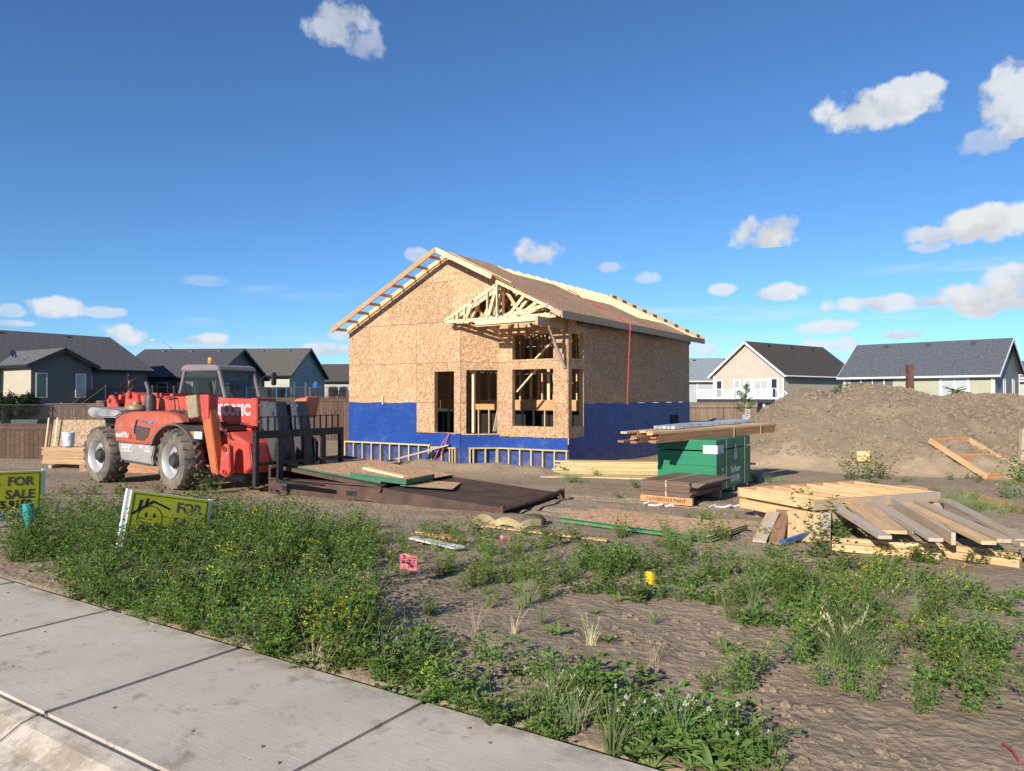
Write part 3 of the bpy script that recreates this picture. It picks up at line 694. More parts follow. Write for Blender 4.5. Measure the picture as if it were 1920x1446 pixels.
    bon = MB().add(vs_, fs_).build('bonnet', ORG, t, bevel=.015, smooth=True)
    yF = -1.157
    MX = lambda x, z, y=yF: Matrix.Translation((x, y, z)) @ Matrix.Rotation(R(90), 4, 'X')
    text('MANITOU', .115, WT, bon, MX(-.44, 1.075), offset=.004, sx_=.85)
    MB().bx(-.45, -.28, yF-.002, yF+.004, 1.135, 1.15).build('decal_bar', WT, bon)
    # taped air intake
    GR = paint('intake_mesh', (.085, .055, .04), (.06, .04, .03), 30., .8)
    TAPE = paint('blue_tape', (.03, .06, .22), (.25, .32, .55), 26., .5)
    MB().prism([(.05, 1.00), (.03, 1.26), (.10, 1.29), (.52, 1.24), (.47, 1.10), (.32, .985)], yF-.006, yF+.01).build('intake_grille', GR, bon)
    MB().add([(.10, -1.161, 1.40), (.46, -1.161, 1.345), (1.06, -1.10, 1.47), (.80, -1.06, 1.56), (.1, -1.12, 1.47)], [(0, 1, 2, 3, 4)]).build('intake_grille', GR, bon)
    tp = MB()
    for p0, p1 in (((.03, 1.26), (.10, 1.42)), ((.10, 1.30), (.50, 1.25)), ((.10, 1.41), (.48, 1.35)), ((.02, 1.12), (.03, 1.28))): tp.bar((p0[0], yF-.008, p0[1]), (p1[0], yF-.008, p1[1]), .006, .05, up=(0, 1, 0))
    tp.bar((.46, yF-.006, 1.345), (1.06, -1.105, 1.475), .012, .05); tp.bar((1.06, -1.10, 1.48), (.80, -1.065, 1.57), .03, .03); tp.bar((.1, -1.125, 1.475), (.80, -1.07, 1.57), .03, .02)
    tp.build('tape', TAPE, bon)
    MB().lathe([(.045, -.012), (.045, 0), (0, 0)], 12, c=(-.16, yF, 1.06)).build('latch', ORG, bon)
    # lower side panel
    sp_ = MB().prism([(-.70, .92), (.60, .89), (.50, .62), (.54, .50), (-.58, .56)], -1.10, -.45).build('side_panel', SK, t, bevel=.02)
    yS = -1.104
    MB().prism([(-.62, .60), (.52, .54), (.50, .46), (-.5, .50)], -1.06, -.5).build('step', DK, t)
    text('MT 1240 L', .085, WT, sp_, MX(.27, .845, yS), offset=.002); text('TURBO', .06, WT, sp_, MX(.35, .765, yS), offset=.002)
    bd = MB(); 
    for x0, x1, z0, z1 in ((-.55, -.19, .87, .88), (-.55, -.19, .74, .75), (-.56, -.55, .74, .88), (-.19, -.18, .74, .88)): bd.bx(x0, x1, yS-.002, yS+.003, z0, z1)
    bd.build('decal_frame', WT, sp_)
    for x0, x1, z0, z1 in ((-.51, -.24, .80, .85), (-.48, -.27, .765, .785)): MB().bx(x0, x1, yS-.002, yS+.003, z0, z1).build('worn_print', paint('worn_print', (.30, .28, .26), (.6, .59, .57), 40., .6), sp_)
    # front mudguard
    fd = []; 
    for i in range(13):
        an = R(158-i*10.5); fd.append((1.3+.76*math.cos(an), .62+.74*math.sin(an)))
    inn = [(1.3+(x-1.3)*.955, .62+(z-.62)*.955) for x, z in fd]
    MB().prism(fd+inn[::-1], -1.20, -.70).build('mudguard', paint('grey_plastic', (.075, .072, .07), (.12, .105, .09), 4., .65), t, smooth=True)
    # rear tray/bumper
    MB().prism([(-2.05, 1.48), (-2.06, 1.60), (-1.95, 1.66), (-.85, 1.585), (-.80, 1.50), (-1.0, 1.43), (-1.85, 1.44)], -1.0, .9).build('counterweight', paint('bumper_grey', (.17, .16, .155), (.33, .31, .29), 2.5, .5), t, bevel=.03, smooth=True)
    MB().prism([(-1.95, .7), (-2.0, 1.44), (-1.0, 1.44), (-.85, .9)], -.62, .62).build('rear_frame', BLACK_M, t)
    lt = MB().bx(-.92, -.80, -1.02, -.9, 1.24, 1.42); lt.build('tail_lamp', paint('red_lens', (.3, .02, .02), None, 3., .2), t)
    # boom ---------------------------------------------------------------------
    boom = MB().prism([(-1.55, 1.56), (-1.5, 1.93), (.0, 1.90), (2.66, 1.84), (2.74, 1.32), (1.5, 1.385), (.2, 1.44)], -.35, .10).build('boom', RD, t, bevel=.025)
    br = MB()
    br.prism([(-2.30, 1.60), (-2.34, 1.80), (-2.22, 1.93), (-2.08, 1.92), (-1.85, 1.62)], -.40, -.34).prism([(-2.30, 1.60), (-2.34, 1.80), (-2.22, 1.93), (-2.08, 1.92), (-1.85, 1.62)], .09, .15)
    br.tube([(-2.2, -.45, 1.80), (-2.2, .2, 1.80)], .055, 12).tube([(-1.88, -.36, 1.88), (-1.88, .12, 1.88)], .07, 12)
    br.prism([(-1.6, 1.60), (-1.55, 1.97), (-1.25, 1.99), (-1.1, 1.92), (-1.0, 1.60)], -.42, .12); br.tube([(-1.35, -.5, 1.93), (-1.35, -.36, 1.93)], .075, 12)
    br.bx(-.55, -.25, -.40, .1, 1.88, 1.97); br.bx(.0, .12, -.37, .1, 1.88, 1.955)
    br.build('boom_pivot', RD, t, bevel=.012)
    MB().bx(2.60, 2.80, -.37, .12, 1.30, 1.86).build('boom_collar', RD, boom, bevel=.015)
    RW = RD
    text('MANISCOPIC', .30, WT, boom, MX(1.76, 1.615, -.354), offset=.012, sx_=.93); text('SCOPIC', .30, RW, boom, MX(2.115, 1.615, -.357), offset=-.006, sx_=.93)
    MB().tube([(.2, -.2, 1.26), (2.5, -.2, 1.24)], .06, 12).tube([(.9, -.2, 1.25), (2.3, -.2, 1.25)], .085, 12).build('lift_cylinder', RD, t, smooth=True)
    for ps, r_ in [([(1.1+.1*k, -.38, 1.38), (1.7, -.40, 1.33-.02*k), (2.4, -.39, 1.34), (2.75, -.37, 1.30)], .016) for k in range(3)]+[([(2.3, -.95, 1.65), (2.42, -.90, 1.30), (2.55, -.8, 1.08), (2.8, -.6, .98)], .018), ([(-.05, -.42, 1.86), (.25, -.44, 1.90), (.32, -.46, 1.70), (.33, -.46, 1.58)], .02)]:
        MB().tube(ps, r_, 6).build('hydraulic_hose', HUB, t, smooth=True)
    hr = MB().tube([(.95, -.98, 1.60), (1.38, -.98, 1.60), (1.50, -.98, 1.54), (1.53, -.98, 1.38)], .03, 8); hr.build('grab_rail', HUB, t, smooth=True)
    # inner boom, head and fork carriage -----------------------------------------------------
    MB().bx(2.78, 3.05, -.30, .06, 1.25, 1.80).build('inner_boom', DK, t, bevel=.01)
    hd = MB().prism([(2.95, 1.79), (3.28, 1.79), (3.36, 1.2), (3.45, .62), (3.3, .45), (3.12, .8), (2.95, 1.2)], -.33, -.05)
    hd.prism([(3.05, 1.78), (3.42, 1.80), (3.55, 1.22), (3.62, .55), (3.5, .5), (3.3, 1.1)], .05, .36)
    hd.tube([(3.2, -.36, 1.58), (3.2, .38, 1.58)], .05, 12)
    hd.build('boom_head', DK, t, bevel=.012)
    bl = MB()
    for x in (2.84, 2.98, 3.33, 3.48):
        for z in (1.72, 1.40, 1.2): bl.lathe([(.018, -.0), (.018, .012), (0, .012)], 8, c=(x, -.345 if x < 3.1 else .03, z))
    bl.build('bolt', GALV, t)
    CX_ = 3.66; cg = []
    cr = MB().bx(CX_-.04, CX_+.04, -1.15, 1.10, 1.12, 1.26).build('fork_carriage', BLACK_M, t, bevel=.006)
    link('carriage_rail', MB().bx(CX_-.03, CX_+.03, -1.11, 1.06, .62, .68).mesh(), BLACK_M, cr)
    link('carriage_rail', MB().bx(CX_-.02, CX_+.02, -1.05, 1.0, 1.505, 1.52).mesh(), BLACK_M, cr)
    for y in (-1.11, 1.06): link('carriage_post', MB().bx(CX_-.05, CX_+.05, y-.04, y+.04, .24 if y < 0 else .50, 1.26).mesh(bevel=.006), BLACK_M, cr)
    me = MB().bx(-.012, .012, -.012, .012, 0, .27).mesh()
    me.materials.append(BLACK_M)
    for i in range(13): link('guard_bar', me, None, cr, loc=(CX_, -1.0+i*.165, 1.26))
    for y in (-.55, .05, .55): link('carriage_strut', MB().bx(CX_-.035, CX_+.035, y-.035, y+.035, .55, 1.12).mesh(), BLACK_M, cr)
    for y in (-.62, .48):
        link('fork', MB().prism([(CX_+.05, .28), (CX_+.05, 1.1), (CX_+.10, 1.1), (CX_+.11, .34), (CX_+1.2, .30), (CX_+1.2, .28)], y-.06, y+.06).mesh(), BLACK_M, cr)
    for y in (-.45, .40): MB().prism([(3.3, .5), (3.62, .6), (3.62, 1.0), (3.45, 1.1)], y, y+.07).build('carriage_bracket', BLACK_M, t)
    # front frame with stabilisers ------------------------------------------------------------
    fr = MB().prism([(2.1, .52), (2.1, 1.15), (2.5, 1.2), (3.05, .98), (3.12, .55), (2.9, .40), (2.4, .42)], -.75, .75)
    fr.build('front_frame', RD, t, bevel=.02)
    def stabiliser(sgn, faded):
        y0 = sgn*.98; m_ = faded
        b = MB().prism([(2.58, .42), (2.64, .92), (2.74, 1.0), (2.86, .96), (2.90, .46), (2.78, .36)], y0-.09 if sgn < 0 else y0-.02, y0+.02 if sgn < 0 else y0+.09).build('stabiliser_bracket', RD, t, bevel=.015)
        pn = MB()
        for z in (.90, .46): pn.lathe([(.05, -.0), (.05, .03), (0, .03)], 14, c=(2.76, y0-.12 if sgn < 0 else y0+.09, z))
        pn.build('pivot_pin', RD, b)
        if sgn < 0:
            l = MB().prism([(2.36, .40), (2.56, .40), (2.32, 1.55), (2.24, 1.92), (2.02, 1.93), (2.06, 1.5)], y0-.10, y0+.08).build('stabiliser_leg', LEG, t, bevel=.015)
            MB().bx(2.03, 2.30, y0-.12, y0+.10, 1.46, 1.93).build('foot_bracket', RD, l, bevel=.01)
            MB().prism([(1.68, 1.90), (2.03, 1.93), (2.10, 1.50), (1.80, 1.47)], y0-.2, y0+.18).build('foot_pad', paint('scuffed_pad', (.33, .25, .13), (.24, .20, .15), 5., .8, dirt=(.12, .10, .08), dirt_amt=.8), l, bevel=.012)
        else:
            l = MB().prism([(2.50, .50), (2.66, .50), (2.62, 1.45), (2.45, 1.45)], y0-.08, y0+.08).build('stabiliser_leg', RD, t, bevel=.015)
            f = MB().prism([(2.32, 1.38), (2.42, 1.72), (2.62, 1.84), (2.98, 1.88), (2.86, 1.46)], y0-.18, y0+.02); f.prism([(2.93, 1.90), (2.99, 1.88), (2.87, 1.44), (2.82, 1.45)], y0-.22, y0+.16)
            f.build('foot_pad', paint('foot_salmon', (.56, .17, .10), (.50, .14, .08), 3., .5, dirt=(.3, .18, .12), dirt_amt=.5), l, bevel=.015)
    stabiliser(-1, LEG); stabiliser(1, RD)
    # headlamp
    h = MB().bx(1.78, 2.14, -1.10, -.90, 1.05, 1.23).build('headlamp', HUB, t, bevel=.01)
    MB().bx(1.88, 2.12, -1.118, -1.09, 1.07, 1.21).build('lens', glassy('lamp_glass', (.62, .64, .66), .12), h, bevel=.008)
    MB().bx(1.775, 1.875, -1.116, -1.09, 1.07, 1.21).build('indicator', paint('amber_lens', (.75, .22, .03), None, 3., .25), h, bevel=.006)
    MB().bx(1.7, 2.0, -.95, -.5, 1.08, 1.18).build('lamp_bracket', BLACK_M, t)
    # cab ------------------------------------------------------------------------
    y0, y1 = .16, 1.12
    cab = MB().prism([(-.50, .70), (-.50, 1.84), (1.14, 1.84), (1.2, 1.2), (1.0, .70)], y0, y1).build('cab', RD, t, bevel=.02)
    A, B, Cc, Dd = (-.47, 1.86), (-.26, 2.50), (.90, 2.50), (1.13, 1.86)
    fm = MB()
    for y in (y0+.03, y1-.03):
        for p, q in ((A, B), (Cc, Dd)): fm.bar((p[0], y, p[1]), (q[0], y, q[1]), .06, .08)
        fm.bar((A[0], y, 1.86), (Dd[0], y, 1.86), .06, .05)
    fm.bar((-.42, y0, 1.86), (-.42, y1, 1.86), .06, .06); fm.bar((1.13, y0, 1.86), (1.13, y1, 1.86), .06, .06)
    fm.build('cab_frame', CABF, cab, bevel=.012)
    MB().prism([(-.36, 2.46), (-.34, 2.56), (-.2, 2.61), (.80, 2.59), (.95, 2.54), (.98, 2.46)], y0-.02, y1+.02).build('cab_roof', CABF, cab, bevel=.02)
    GL = clear_glass('cab_glass', (.02, .032, .033), .38)
    for y in (y0+.02, y1-.02): MB().add([(A[0]+.03, y, A[1]), (B[0]+.03, y, B[1]), (Cc[0], y, Cc[1]), (Dd[0], y, Dd[1])], [(0, 1, 2, 3)]).build('side_window', GL, cab)
    MB().add([(Dd[0], y0+.05, Dd[1]), (Dd[0], y1-.05, Dd[1]), (Cc[0], y1-.05, Cc[1]), (Cc[0], y0+.05, Cc[1])], [(0, 1, 2, 3)]).build('windscreen', GL, cab)
    MB().add([(A[0], y0+.05, A[1]), (A[0], y1-.05, A[1]), (B[0], y1-.05, B[1]), (B[0], y0+.05, B[1])], [(0, 1, 2, 3)]).build('rear_window', GL, cab)
    st = MB().prism([(-.25, 1.5), (-.32, 2.25), (-.18, 2.28), (-.08, 1.75), (.35, 1.72), (.35, 1.5)], .40, .85).build('seat', HUB, cab, bevel=.03)
    sw = MB()
    for i in range(16): a0, a1 = i*math.pi/8, (i+1)*math.pi/8; sw.tube([(.72-.05*math.sin(a0), .62+.18*math.cos(a0), 1.98+.17*math.sin(a0)), (.72-.05*math.sin(a1), .62+.18*math.cos(a1), 1.98+.17*math.sin(a1))], .015, 6)
    sw.tube([(.72, .62, 1.98), (.95, .62, 1.80)], .025, 6).build('steering_wheel', HUB, cab)
    bc = MB().lathe([(.055, 0), (.055, .03), (.0, .03)], 14, 'z', (.33, .40, 2.60)).build('beacon', HUB, cab)
    MB().lathe([(.05, .03), (.052, .13), (.04, .165), (0, .17)], 14, 'z', (.33, .40, 2.60)).build('beacon_lens', paint('amber_beacon', (.70, .20, .02), (.8, .35, .05), 8., .15), bc, smooth=True)
    mr = MB().tube([(1.08, y1, 2.02), (1.1, y1+.05, 2.30), (1.14, y1+.12, 2.36), (1.18, y1+.30, 2.36)], .014, 6).build('mirror_arm', HUB, cab, smooth=True)
    MB().box((1.20, y1+.32, 2.30), (.06, .14, .30)).build('mirror', HUB, mr, bevel=.02)
    # exhaust and air filter
    MB().lathe([(.12, 1.58), (.125, 1.80), (.10, 1.93), (.05, 1.94)], 16, 'z', (-.30, -.62, 0)).tube([(-.34, -.62, 1.90), (-.36, -.62, 2.05), (-.45, -.62, 2.20)], .05, 10).build('exhaust', paint('exhaust_grey', (.055, .056, .06), None, 4., .5), t, smooth=True)
    MB().lathe([(.0, .0), (.2, .0), (.22, .02), (.22, .10), (.2, .13), (.1, .14), (.09, .2), (0, .2)], 20, 'z', (-.50, -.80, 1.58)).build('air_filter', paint('filter_tan', (.26, .20, .09), (.03, .03, .03), 1.2, .5, stretch=(.1, .1, 9)), t, smooth=True)
telehandler()

# ================================================================ steel flat rack with sheets on it
RUST = paint('rusty_steel', (.105, .058, .040), (.06, .036, .028), 2.2, .7, .25, dirt=(.17, .085, .05), dirt_amt=.7, bump=.006)
def flat_rack():
    org = Vector((-4.72, 14.35, -.33)); a = R(-28)
    t = thing('steel_flat_rack', 'rusty steel loading deck with a folded ramp, lying in front of the telehandler', 'loading deck', org, a)
    L1, L2, W = 2.75, 5.2, 2.2
    def beam(y):
        b = MB().prism([(0, .02), (0, .34), (L1, .30), (L1+.05, .0), (L1-.2, -.02), (L1-.25, .06), (2.0, .06), (1.95, -.0), (.05, -.02)], y-.05, y+.05).build('side_beam', RUST, t, bevel=.008)
        for x in (.45, 2.05): MB().bx(x-.12, x+.12, y-.056, y-.045 if y < 1 else y+.056, .13, .22).build('fork_pocket', BLACK_M, b)
        fl = MB().bx(0, L1, y-.09, y+.09, .335, .355); fl.build('flange', RUST, b)
    beam(.05); beam(W-.05)
    for i, x in enumerate((.1, .8, 1.5, 2.2)): MB().bx(x, x+.08, .1, W-.1, .12, .30).build('cross_member', RUST, t)
    MB().bx(-.03, .03, 0, W, .0, .62).build('end_plate', RUST, t, bevel=.006)
    # deck plate, drooping a little to its free end
    dk = MB().prism([(L1, .24), (L1, .30), (L2, .13), (L2, .07)], 0, W).build('deck_plate', RUST, t, bevel=.004)
    for y in (.03, W-.03): MB().prism([(L1-.02, .02), (L1-.02, .315), (L2-.25, .14), (L2-.05, .10), (L2-.05, .0), (L2-1.2, -.02)], y-.04, y+.04).build('deck_edge', RUST, dk)
    rb = MB().tube([(L2-.02, 0.0, .10), (L2+.16, .5, .17), (L2+.2, 1.1, .19), (L2+.16, 1.7, .19), (L2+.02, W, .16)], .035, 6).bx(L2-.06, L2+.0, -.03, .05, -.02, .17).bx(L2, L2+.08, W-.05, W+.03, -.04, .20)
    rb.build('end_bar', RUST, t)
    # folded ramp wedge lying on the beams
    MB().prism([(.03, .56), (.03, .63), (L1-.1, .36), (L1-.1, .30), (L1-.5, .33)], -.02, .08).build('ramp_beam', RUST, t)
    MB().prism([(.03, .56), (.03, .63), (L1-.1, .36), (L1-.1, .30), (L1-.5, .33)], W-.08, W+.02).build('ramp_beam', RUST, t)
    MB().prism([(.03, .585), (.03, .60), (L1-.15, .345), (L1-.15, .33)], .08, W-.08).build('ramp_plate', RUST, t)
    for y in (0, W): MB().tube([(L1-.05, y-.06, .30), (L1-.05, y+.06, .30)], .06, 10).build('hinge', RUST, t)
    MB().tube([(.12, -.08, .13), (.22, -.12, .17), (.30, -.10, .08)], .02, 6).build('latch_chain', BLACK_M, t)
    M = Matrix.Translation(org) @ Matrix.Rotation(a, 4, 'Z')
    GE = paint('green_edge', (.02, .16, .085), (.015, .12, .065), 5., .6)
    def sheet(x, y, z, L, Wd, rz, tilt, label, n=1, nm='osb_board', th_=.011):
        m_ = M @ Matrix.Translation((x, y, z)) @ Matrix.Rotation(rz, 4, 'Z') @ Matrix.Rotation(tilt, 4, 'Y')
        tt = tag(link(nm, None, mtx=m_), label, 'board')
        for k in range(n):
            mb = MB().box((L/2, Wd/2, th_/2+k*(th_+.0012)), (L, Wd, th_))
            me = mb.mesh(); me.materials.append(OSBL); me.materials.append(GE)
            for p in me.polygons: p.material_index = 0 if abs(p.normal.z) > .5 else 1
            link('sheet', me, None, tt, loc=(random.uniform(-.006, .006), random.uniform(-.006, .006), 0))
        return tt
    tl = math.atan2(.27, 2.7)
    sheet(.12, .12, .60, 2.44, 1.22, R(2), tl, 'OSB sheets with green edges on the high end of the rusty loading deck', 3)
    sheet(.45, .95, .575, 2.44, 1.20, R(1), tl, 'OSB sheets at the back of the rusty loading deck', 2)
    sheet(1.85, .18, .435, 1.22, 1.0, R(4), tl*.6, 'short thick stack of green-edged OSB offcuts at the middle of the loading deck', 8, 'osb_stack')
    sheet(2.95, .25, .335, .95, 1.0, R(24), R(3.5), 'single OSB offcut lying askew on the low end of the loading deck', 1, 'osb_offcut')
    tag(board('lumber_piece', M @ Vector((1.75, .75, .56)), M @ Vector((2.95, .42, .47)), .14, .04, LUMP), 'pale two-by-six lying on the OSB on the loading deck', 'lumber')
flat_rack()

# ================================================================ building materials lying about the lot
def stack_boards(t, n_w, n_h, L, w_, h_, m, jit=.03, ends=.08, nm='board', skip=0.):
    """layers of boards along local x, one object each"""
    for k in range(n_h):
        for i in range(n_w):
            if random.random() < skip: continue
            dx = random.uniform(-ends, ends); y = (i-(n_w-1)/2)*(w_+.004)+random.uniform(-jit, jit)*.2
            board(nm, (-L/2+dx, y, h_/2+k*(h_+.002)), (L/2+dx, y+random.uniform(-jit, jit)*.3, h_/2+k*(h_+.002)), w_, h_, m, t)
GREEN = paint('green_sealed_edge', (.008, .20, .085), (.006, .16, .07), 3., .5, stretch=(.3, .3, 30))
WHT = paint('stencil_white', (.62, .66, .64), (.45, .5, .48), 14., .6)
def sheathing_stack():
    c = Vector((4.02, 14.5)); g = -.36
    O = Matrix(((SD[0], ND[0], 0, c.x), (SD[1], ND[1], 0, c.y), (0, 0, 1, g), (0, 0, 0, 1)))
    t = thing('sheathing_stack', 'tall stack of OSB sheets with dark green edges and a white logo', 'sheet stack', mtx=O)
    # x from -1.22 to 0 (lit end), y from 0 to 2.44 (logo side), built in packs with slightly shifted edges
    z = .09
    for k, (h_, dx, dy) in enumerate(((.50, 0, 0), (.30, .006, -.006), (.20, -.008, .008))):
        mb = MB(); n = int(h_/.025)
        for i in range(n):
            j = random.uniform(-.003, .003); mb.bx(-1.22+dx+j, dx+j, dy+j, 2.44+dy+j, z+i*.025, z+(i+1)*.025-.0015)
        mb.build('sheet_pack', GREEN, t)['kind'] = 'stuff'; z += h_+.004
    for y in (.2, 1.2, 2.2): board('skid', (-1.2, y, .045), (0, y, .045), .09, .085, LUMG, t)
    for y in (.62, 1.95):
        st = MB().bx(.012, .016, y-.012, y+.012, .08, 1.09).build('strap', GALV, t)
    MX = lambda y, z_: Matrix.Translation((.0135, y, z_)) @ Matrix.Rotation(R(90), 4, 'Z') @ Matrix.Rotation(R(90), 4, 'X')
    text('Weyerhaeuser', .185, WHT, t, MX(1.25, .44), offset=.004, sx_=.62); text('SHEATHING', .15, WHT, t, MX(1.25, .25), offset=.006, sx_=.75); MB().bx(.0125, .0145, .93, 1.57, .165, .175).build('rule', WHT, t)
    for i, y1 in enumerate((.45, .47, .41)): MB().bx(.0125, .0145, .29, y1, .475-i*.12, .53-i*.12).build('small_print', paint('stencil_small', (.03, .20, .10), (.55, .6, .57), 45., .6), t)
    lg = MB()
    for pr in ([(1.25, .98), (1.28, .98), (1.36, .66), (1.30, .66)], [(1.25, .98), (1.22, .98), (1.10, .66), (1.19, .66)], [(1.23, .80), (1.27, .80), (1.27, .62), (1.23, .62)]):
        lg.add([(.0155, y, z_) for y, z_ in pr], [(0, 1, 2, 3)])
    lg.build('tree_logo', WHT, t)
    MB().bx(-.26, .03, -.016, -.012, .83, 1.0).build('packing_label', paint('paper_label', (.70, .70, .72), (.35, .35, .38), 22., .7), t)
    MB().bx(.017, .02, .0, .42, .83, 1.0).build('packing_label', MATS['paper_label'], t)
    # boards across the top
    bo = Matrix.Translation((4.42, 15.95, g+1.10)) @ Matrix.Rotation(R(44), 4, 'Z') @ Matrix.Rotation(R(-.6), 4, 'Y')
    b1 = thing('board_bundle', 'strapped bundle of long brown boards across the green sheet stack', 'lumber', mtx=bo)
    for k in range(5):
        for i in range(3):
            dx = -.35+.25*(i+k % 2)+random.uniform(-.1, .1); y = -.16+i*.145
            board('board', (-2.3+dx, y, .02+k*.042), (2.35+dx*.4, y+.01, .02+k*.042), .14, .039, LUMC if k < 4 else LUM, b1)
    for x in (.3, 1.5): MB().bx(x, x+.02, -.25, .21, -.004, .0).bx(x, x+.02, -.255, -.25, 0, .215).bx(x, x+.02, .205, .21, 0, .215).bx(x, x+.02, -.25, .21, .212, .216).build('strap', LUMP, b1)
    b2 = thing('board_bundle', 'loose boards with orange-tinted ends lying behind the strapped bundle on the green stack', 'lumber', mtx=bo @ Matrix.Translation((-.25, .42, 0)) @ Matrix.Rotation(R(5), 4, 'Z'))
    for k in range(5):
        for i in range(3):
            if (k, i) in ((4, 0), (3, 1)): continue
            dx = random.uniform(-.45, .3); y = -.1+i*.16; board('board', (-2.2+dx, y, .02+k*.042), (2.2+dx*.3, y, .02+k*.042), .14, .039, LUM if k > 2 else LUMC, b2)
    GP = paint('grey_shrink_wrap', (.34, .35, .37), (.55, .56, .58), 5., .3, dirt=(.12, .12, .13), dirt_amt=.7)
    b3 = thing('wrapped_bundle', 'grey plastic-wrapped bundle of trim on top of the boards', 'bundle', mtx=bo @ Matrix.Translation((.35, .42, .216)) @ Matrix.Rotation(R(4), 4, 'Z'))
    for i in range(5): MB().prism([(-1.9, .0), (-1.9, .06), (-.6, .075), (.4, .06), (1.9, .07), (1.9, 0)], -.25+i*.10, -.16+i*.10).build('wrapped_length', GP, b3, bevel=.008)
sheathing_stack()
def siding_bundle():
    p = P(1200, 938, -.32); q = P(1296, 945, -.30)
    a = math.atan2(q.y-p.y, q.x-p.x); t = thing('siding_stack', 'low stack of brown siding panels on a lettered orange timber', 'siding stack', (p.x, p.y, -.36), a)
    PN = paint('brown_panel', (.20, .125, .085), (.16, .10, .07), 3., .7, vary=.3)
    for k in range(13):
        j = random.uniform(-.02, .02); w_ = 1.0 if k < 8 else .98
        x1 = .98+j-(0 if k < 9 else .0)
        link('panel', MB().bx(.02+j, x1, .03+j, 1.55+j*2, .16+k*.021, .16+k*.021+.016).mesh(), PN, t)
    for k in range(5): link('panel', MB().bx(.55+k*.02, 1.10+k*.03, .1, 1.5, .16+.273+k*.018-.1, .16+.273+k*.018-.086).mesh(), PN, t)
    b = board('lettered_timber', (0, .05, .085), (1.02, .05, .085), .07, .13, LUMO, t); board('skid', (0, 1.4, .085), (1.0, 1.4, .085), .07, .13, LUMG, t)
    text('CLOVERDALE PAINT', .085, paint('stencil_dark', (.10, .04, .02), None, 4., .7), b, Matrix.Translation((0, -.0365, 0)) @ Matrix.Rotation(R(90), 4, 'X'), offset=.002)
    MB().bx(.5, .52, .02, .025, .15, .44).bx(.5, .52, .02, 1.56, .436, .44).build('tie', LUMP, t)
siding_bundle()
def ground_sheets():
    p = P(1046, 970, -.22); q = P(1328, 1005, -.20); a = math.atan2(q.y-p.y, q.x-p.x)
    t = thing('osb_sheets', 'few green-edged OSB sheets lying flat on the bare ground behind the yellow weeds', 'osb sheets', (p.x, p.y, max(gz(p.x+math.cos(a)*i_*.61-math.sin(a)*j_*.61, p.y+math.sin(a)*i_*.61+math.cos(a)*j_*.61) for i_ in range(5) for j_ in range(3))+.005), a)
    for k in range(4):
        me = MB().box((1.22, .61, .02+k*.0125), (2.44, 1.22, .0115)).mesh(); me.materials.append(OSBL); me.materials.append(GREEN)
        for f in me.polygons: f.material_index = 0 if abs(f.normal.z) > .5 else 1
        link('sheet', me, None, t, loc=(random.uniform(-.02, .02), random.uniform(-.03, .03), .005))
    link('sheet', me, None, t, loc=(.05, -.08, -.045), rot=(0, 0, R(1.5)))
ground_sheets()
def treated_pile():
    o = Vector((3.55, 18.75, gz(3.5, 18.7))); t = thing('treated_lumber_pile', 'long low pile of pale treated boards beside the house corner, behind the green stack', 'lumber pile', o, R(-7))
    stack_boards(t, 3, 9, 4.6, .14, .039, LUMT, .05, .25)
    for k in range(4): board('board', (-2.3-.15*k, -.42-.15*k, .03), (2.3, -.5-.15*k, .03), .14, .039, LUMT, t)
    t2 = thing('board_pile', 'small pile of dark boards against the blue wrap behind the treated lumber', 'lumber pile', (4.1, 20.3, gz(4.1, 20.3)), R(-12)); stack_boards(t2, 3, 7, 2.4, .14, .039, LUMC, .04, .1)
treated_pile()
def ladder_panels():
    A = P(1383, 922, .08); B = P(1527, 948, .08); C_ = P(1668, 918, .08)
    ex = (B-A); ex.z = 0; Lx = ex.length; ex.normalize(); ey = Vector((-ex.y, ex.x, 0))
    if (C_-B).dot(ey) < 0: ey = -ey
    Ly = 2.5
    for k, (z, lab) in enumerate(((-.15, 'lower of two stacked joist ladder panels of pale new lumber'), (.01, 'upper of two stacked joist ladder panels of pale new lumber'))):
        M = Matrix((ex, ey, Vector((0, 0, 1)))).transposed().to_4x4(); M.translation = Vector((A.x, A.y, z))+ex*(.10 if k == 0 else 0)+ey*(-.06 if k == 0 else 0)
        t = thing('ladder_panel', lab, 'lumber panel', mtx=M, group='stacked ladder panels')
        board('rail', (.02, 0, .07), (.02, Ly, .07), .04, .14, LUMO, t); board('rail', (Lx-.02, 0, .07), (Lx-.02, Ly, .07), .04, .14, LUMG, t)
        for i in range(8): y = .02+i*(Ly-.04)/7; board('rung', (.04, y, .07), (Lx-.04, y, .07), .04, .135, LUM, t)
    for x, y in ((.3, .35), (Lx-.3, 1.2), (.4, 2.0)):
        w_ = M @ Vector((x, y, 0)); g = gz(w_.x, w_.y)
        if -.165-g > .02: tag(board('support_block', (w_.x-.2, w_.y, (g-.155)/2-.005), (w_.x+.2, w_.y, (g-.155)/2-.005), .12, max(.02, -.155-g), LUMG), ('short timber blocking under the far side of the ladder panels', 'short timber blocking under the near corner of the ladder panels')[y < 1] if x < .6 else 'short timber blocking under the right side of the ladder panels', 'lumber', 'blocking under the ladder panels')
ladder_panels()
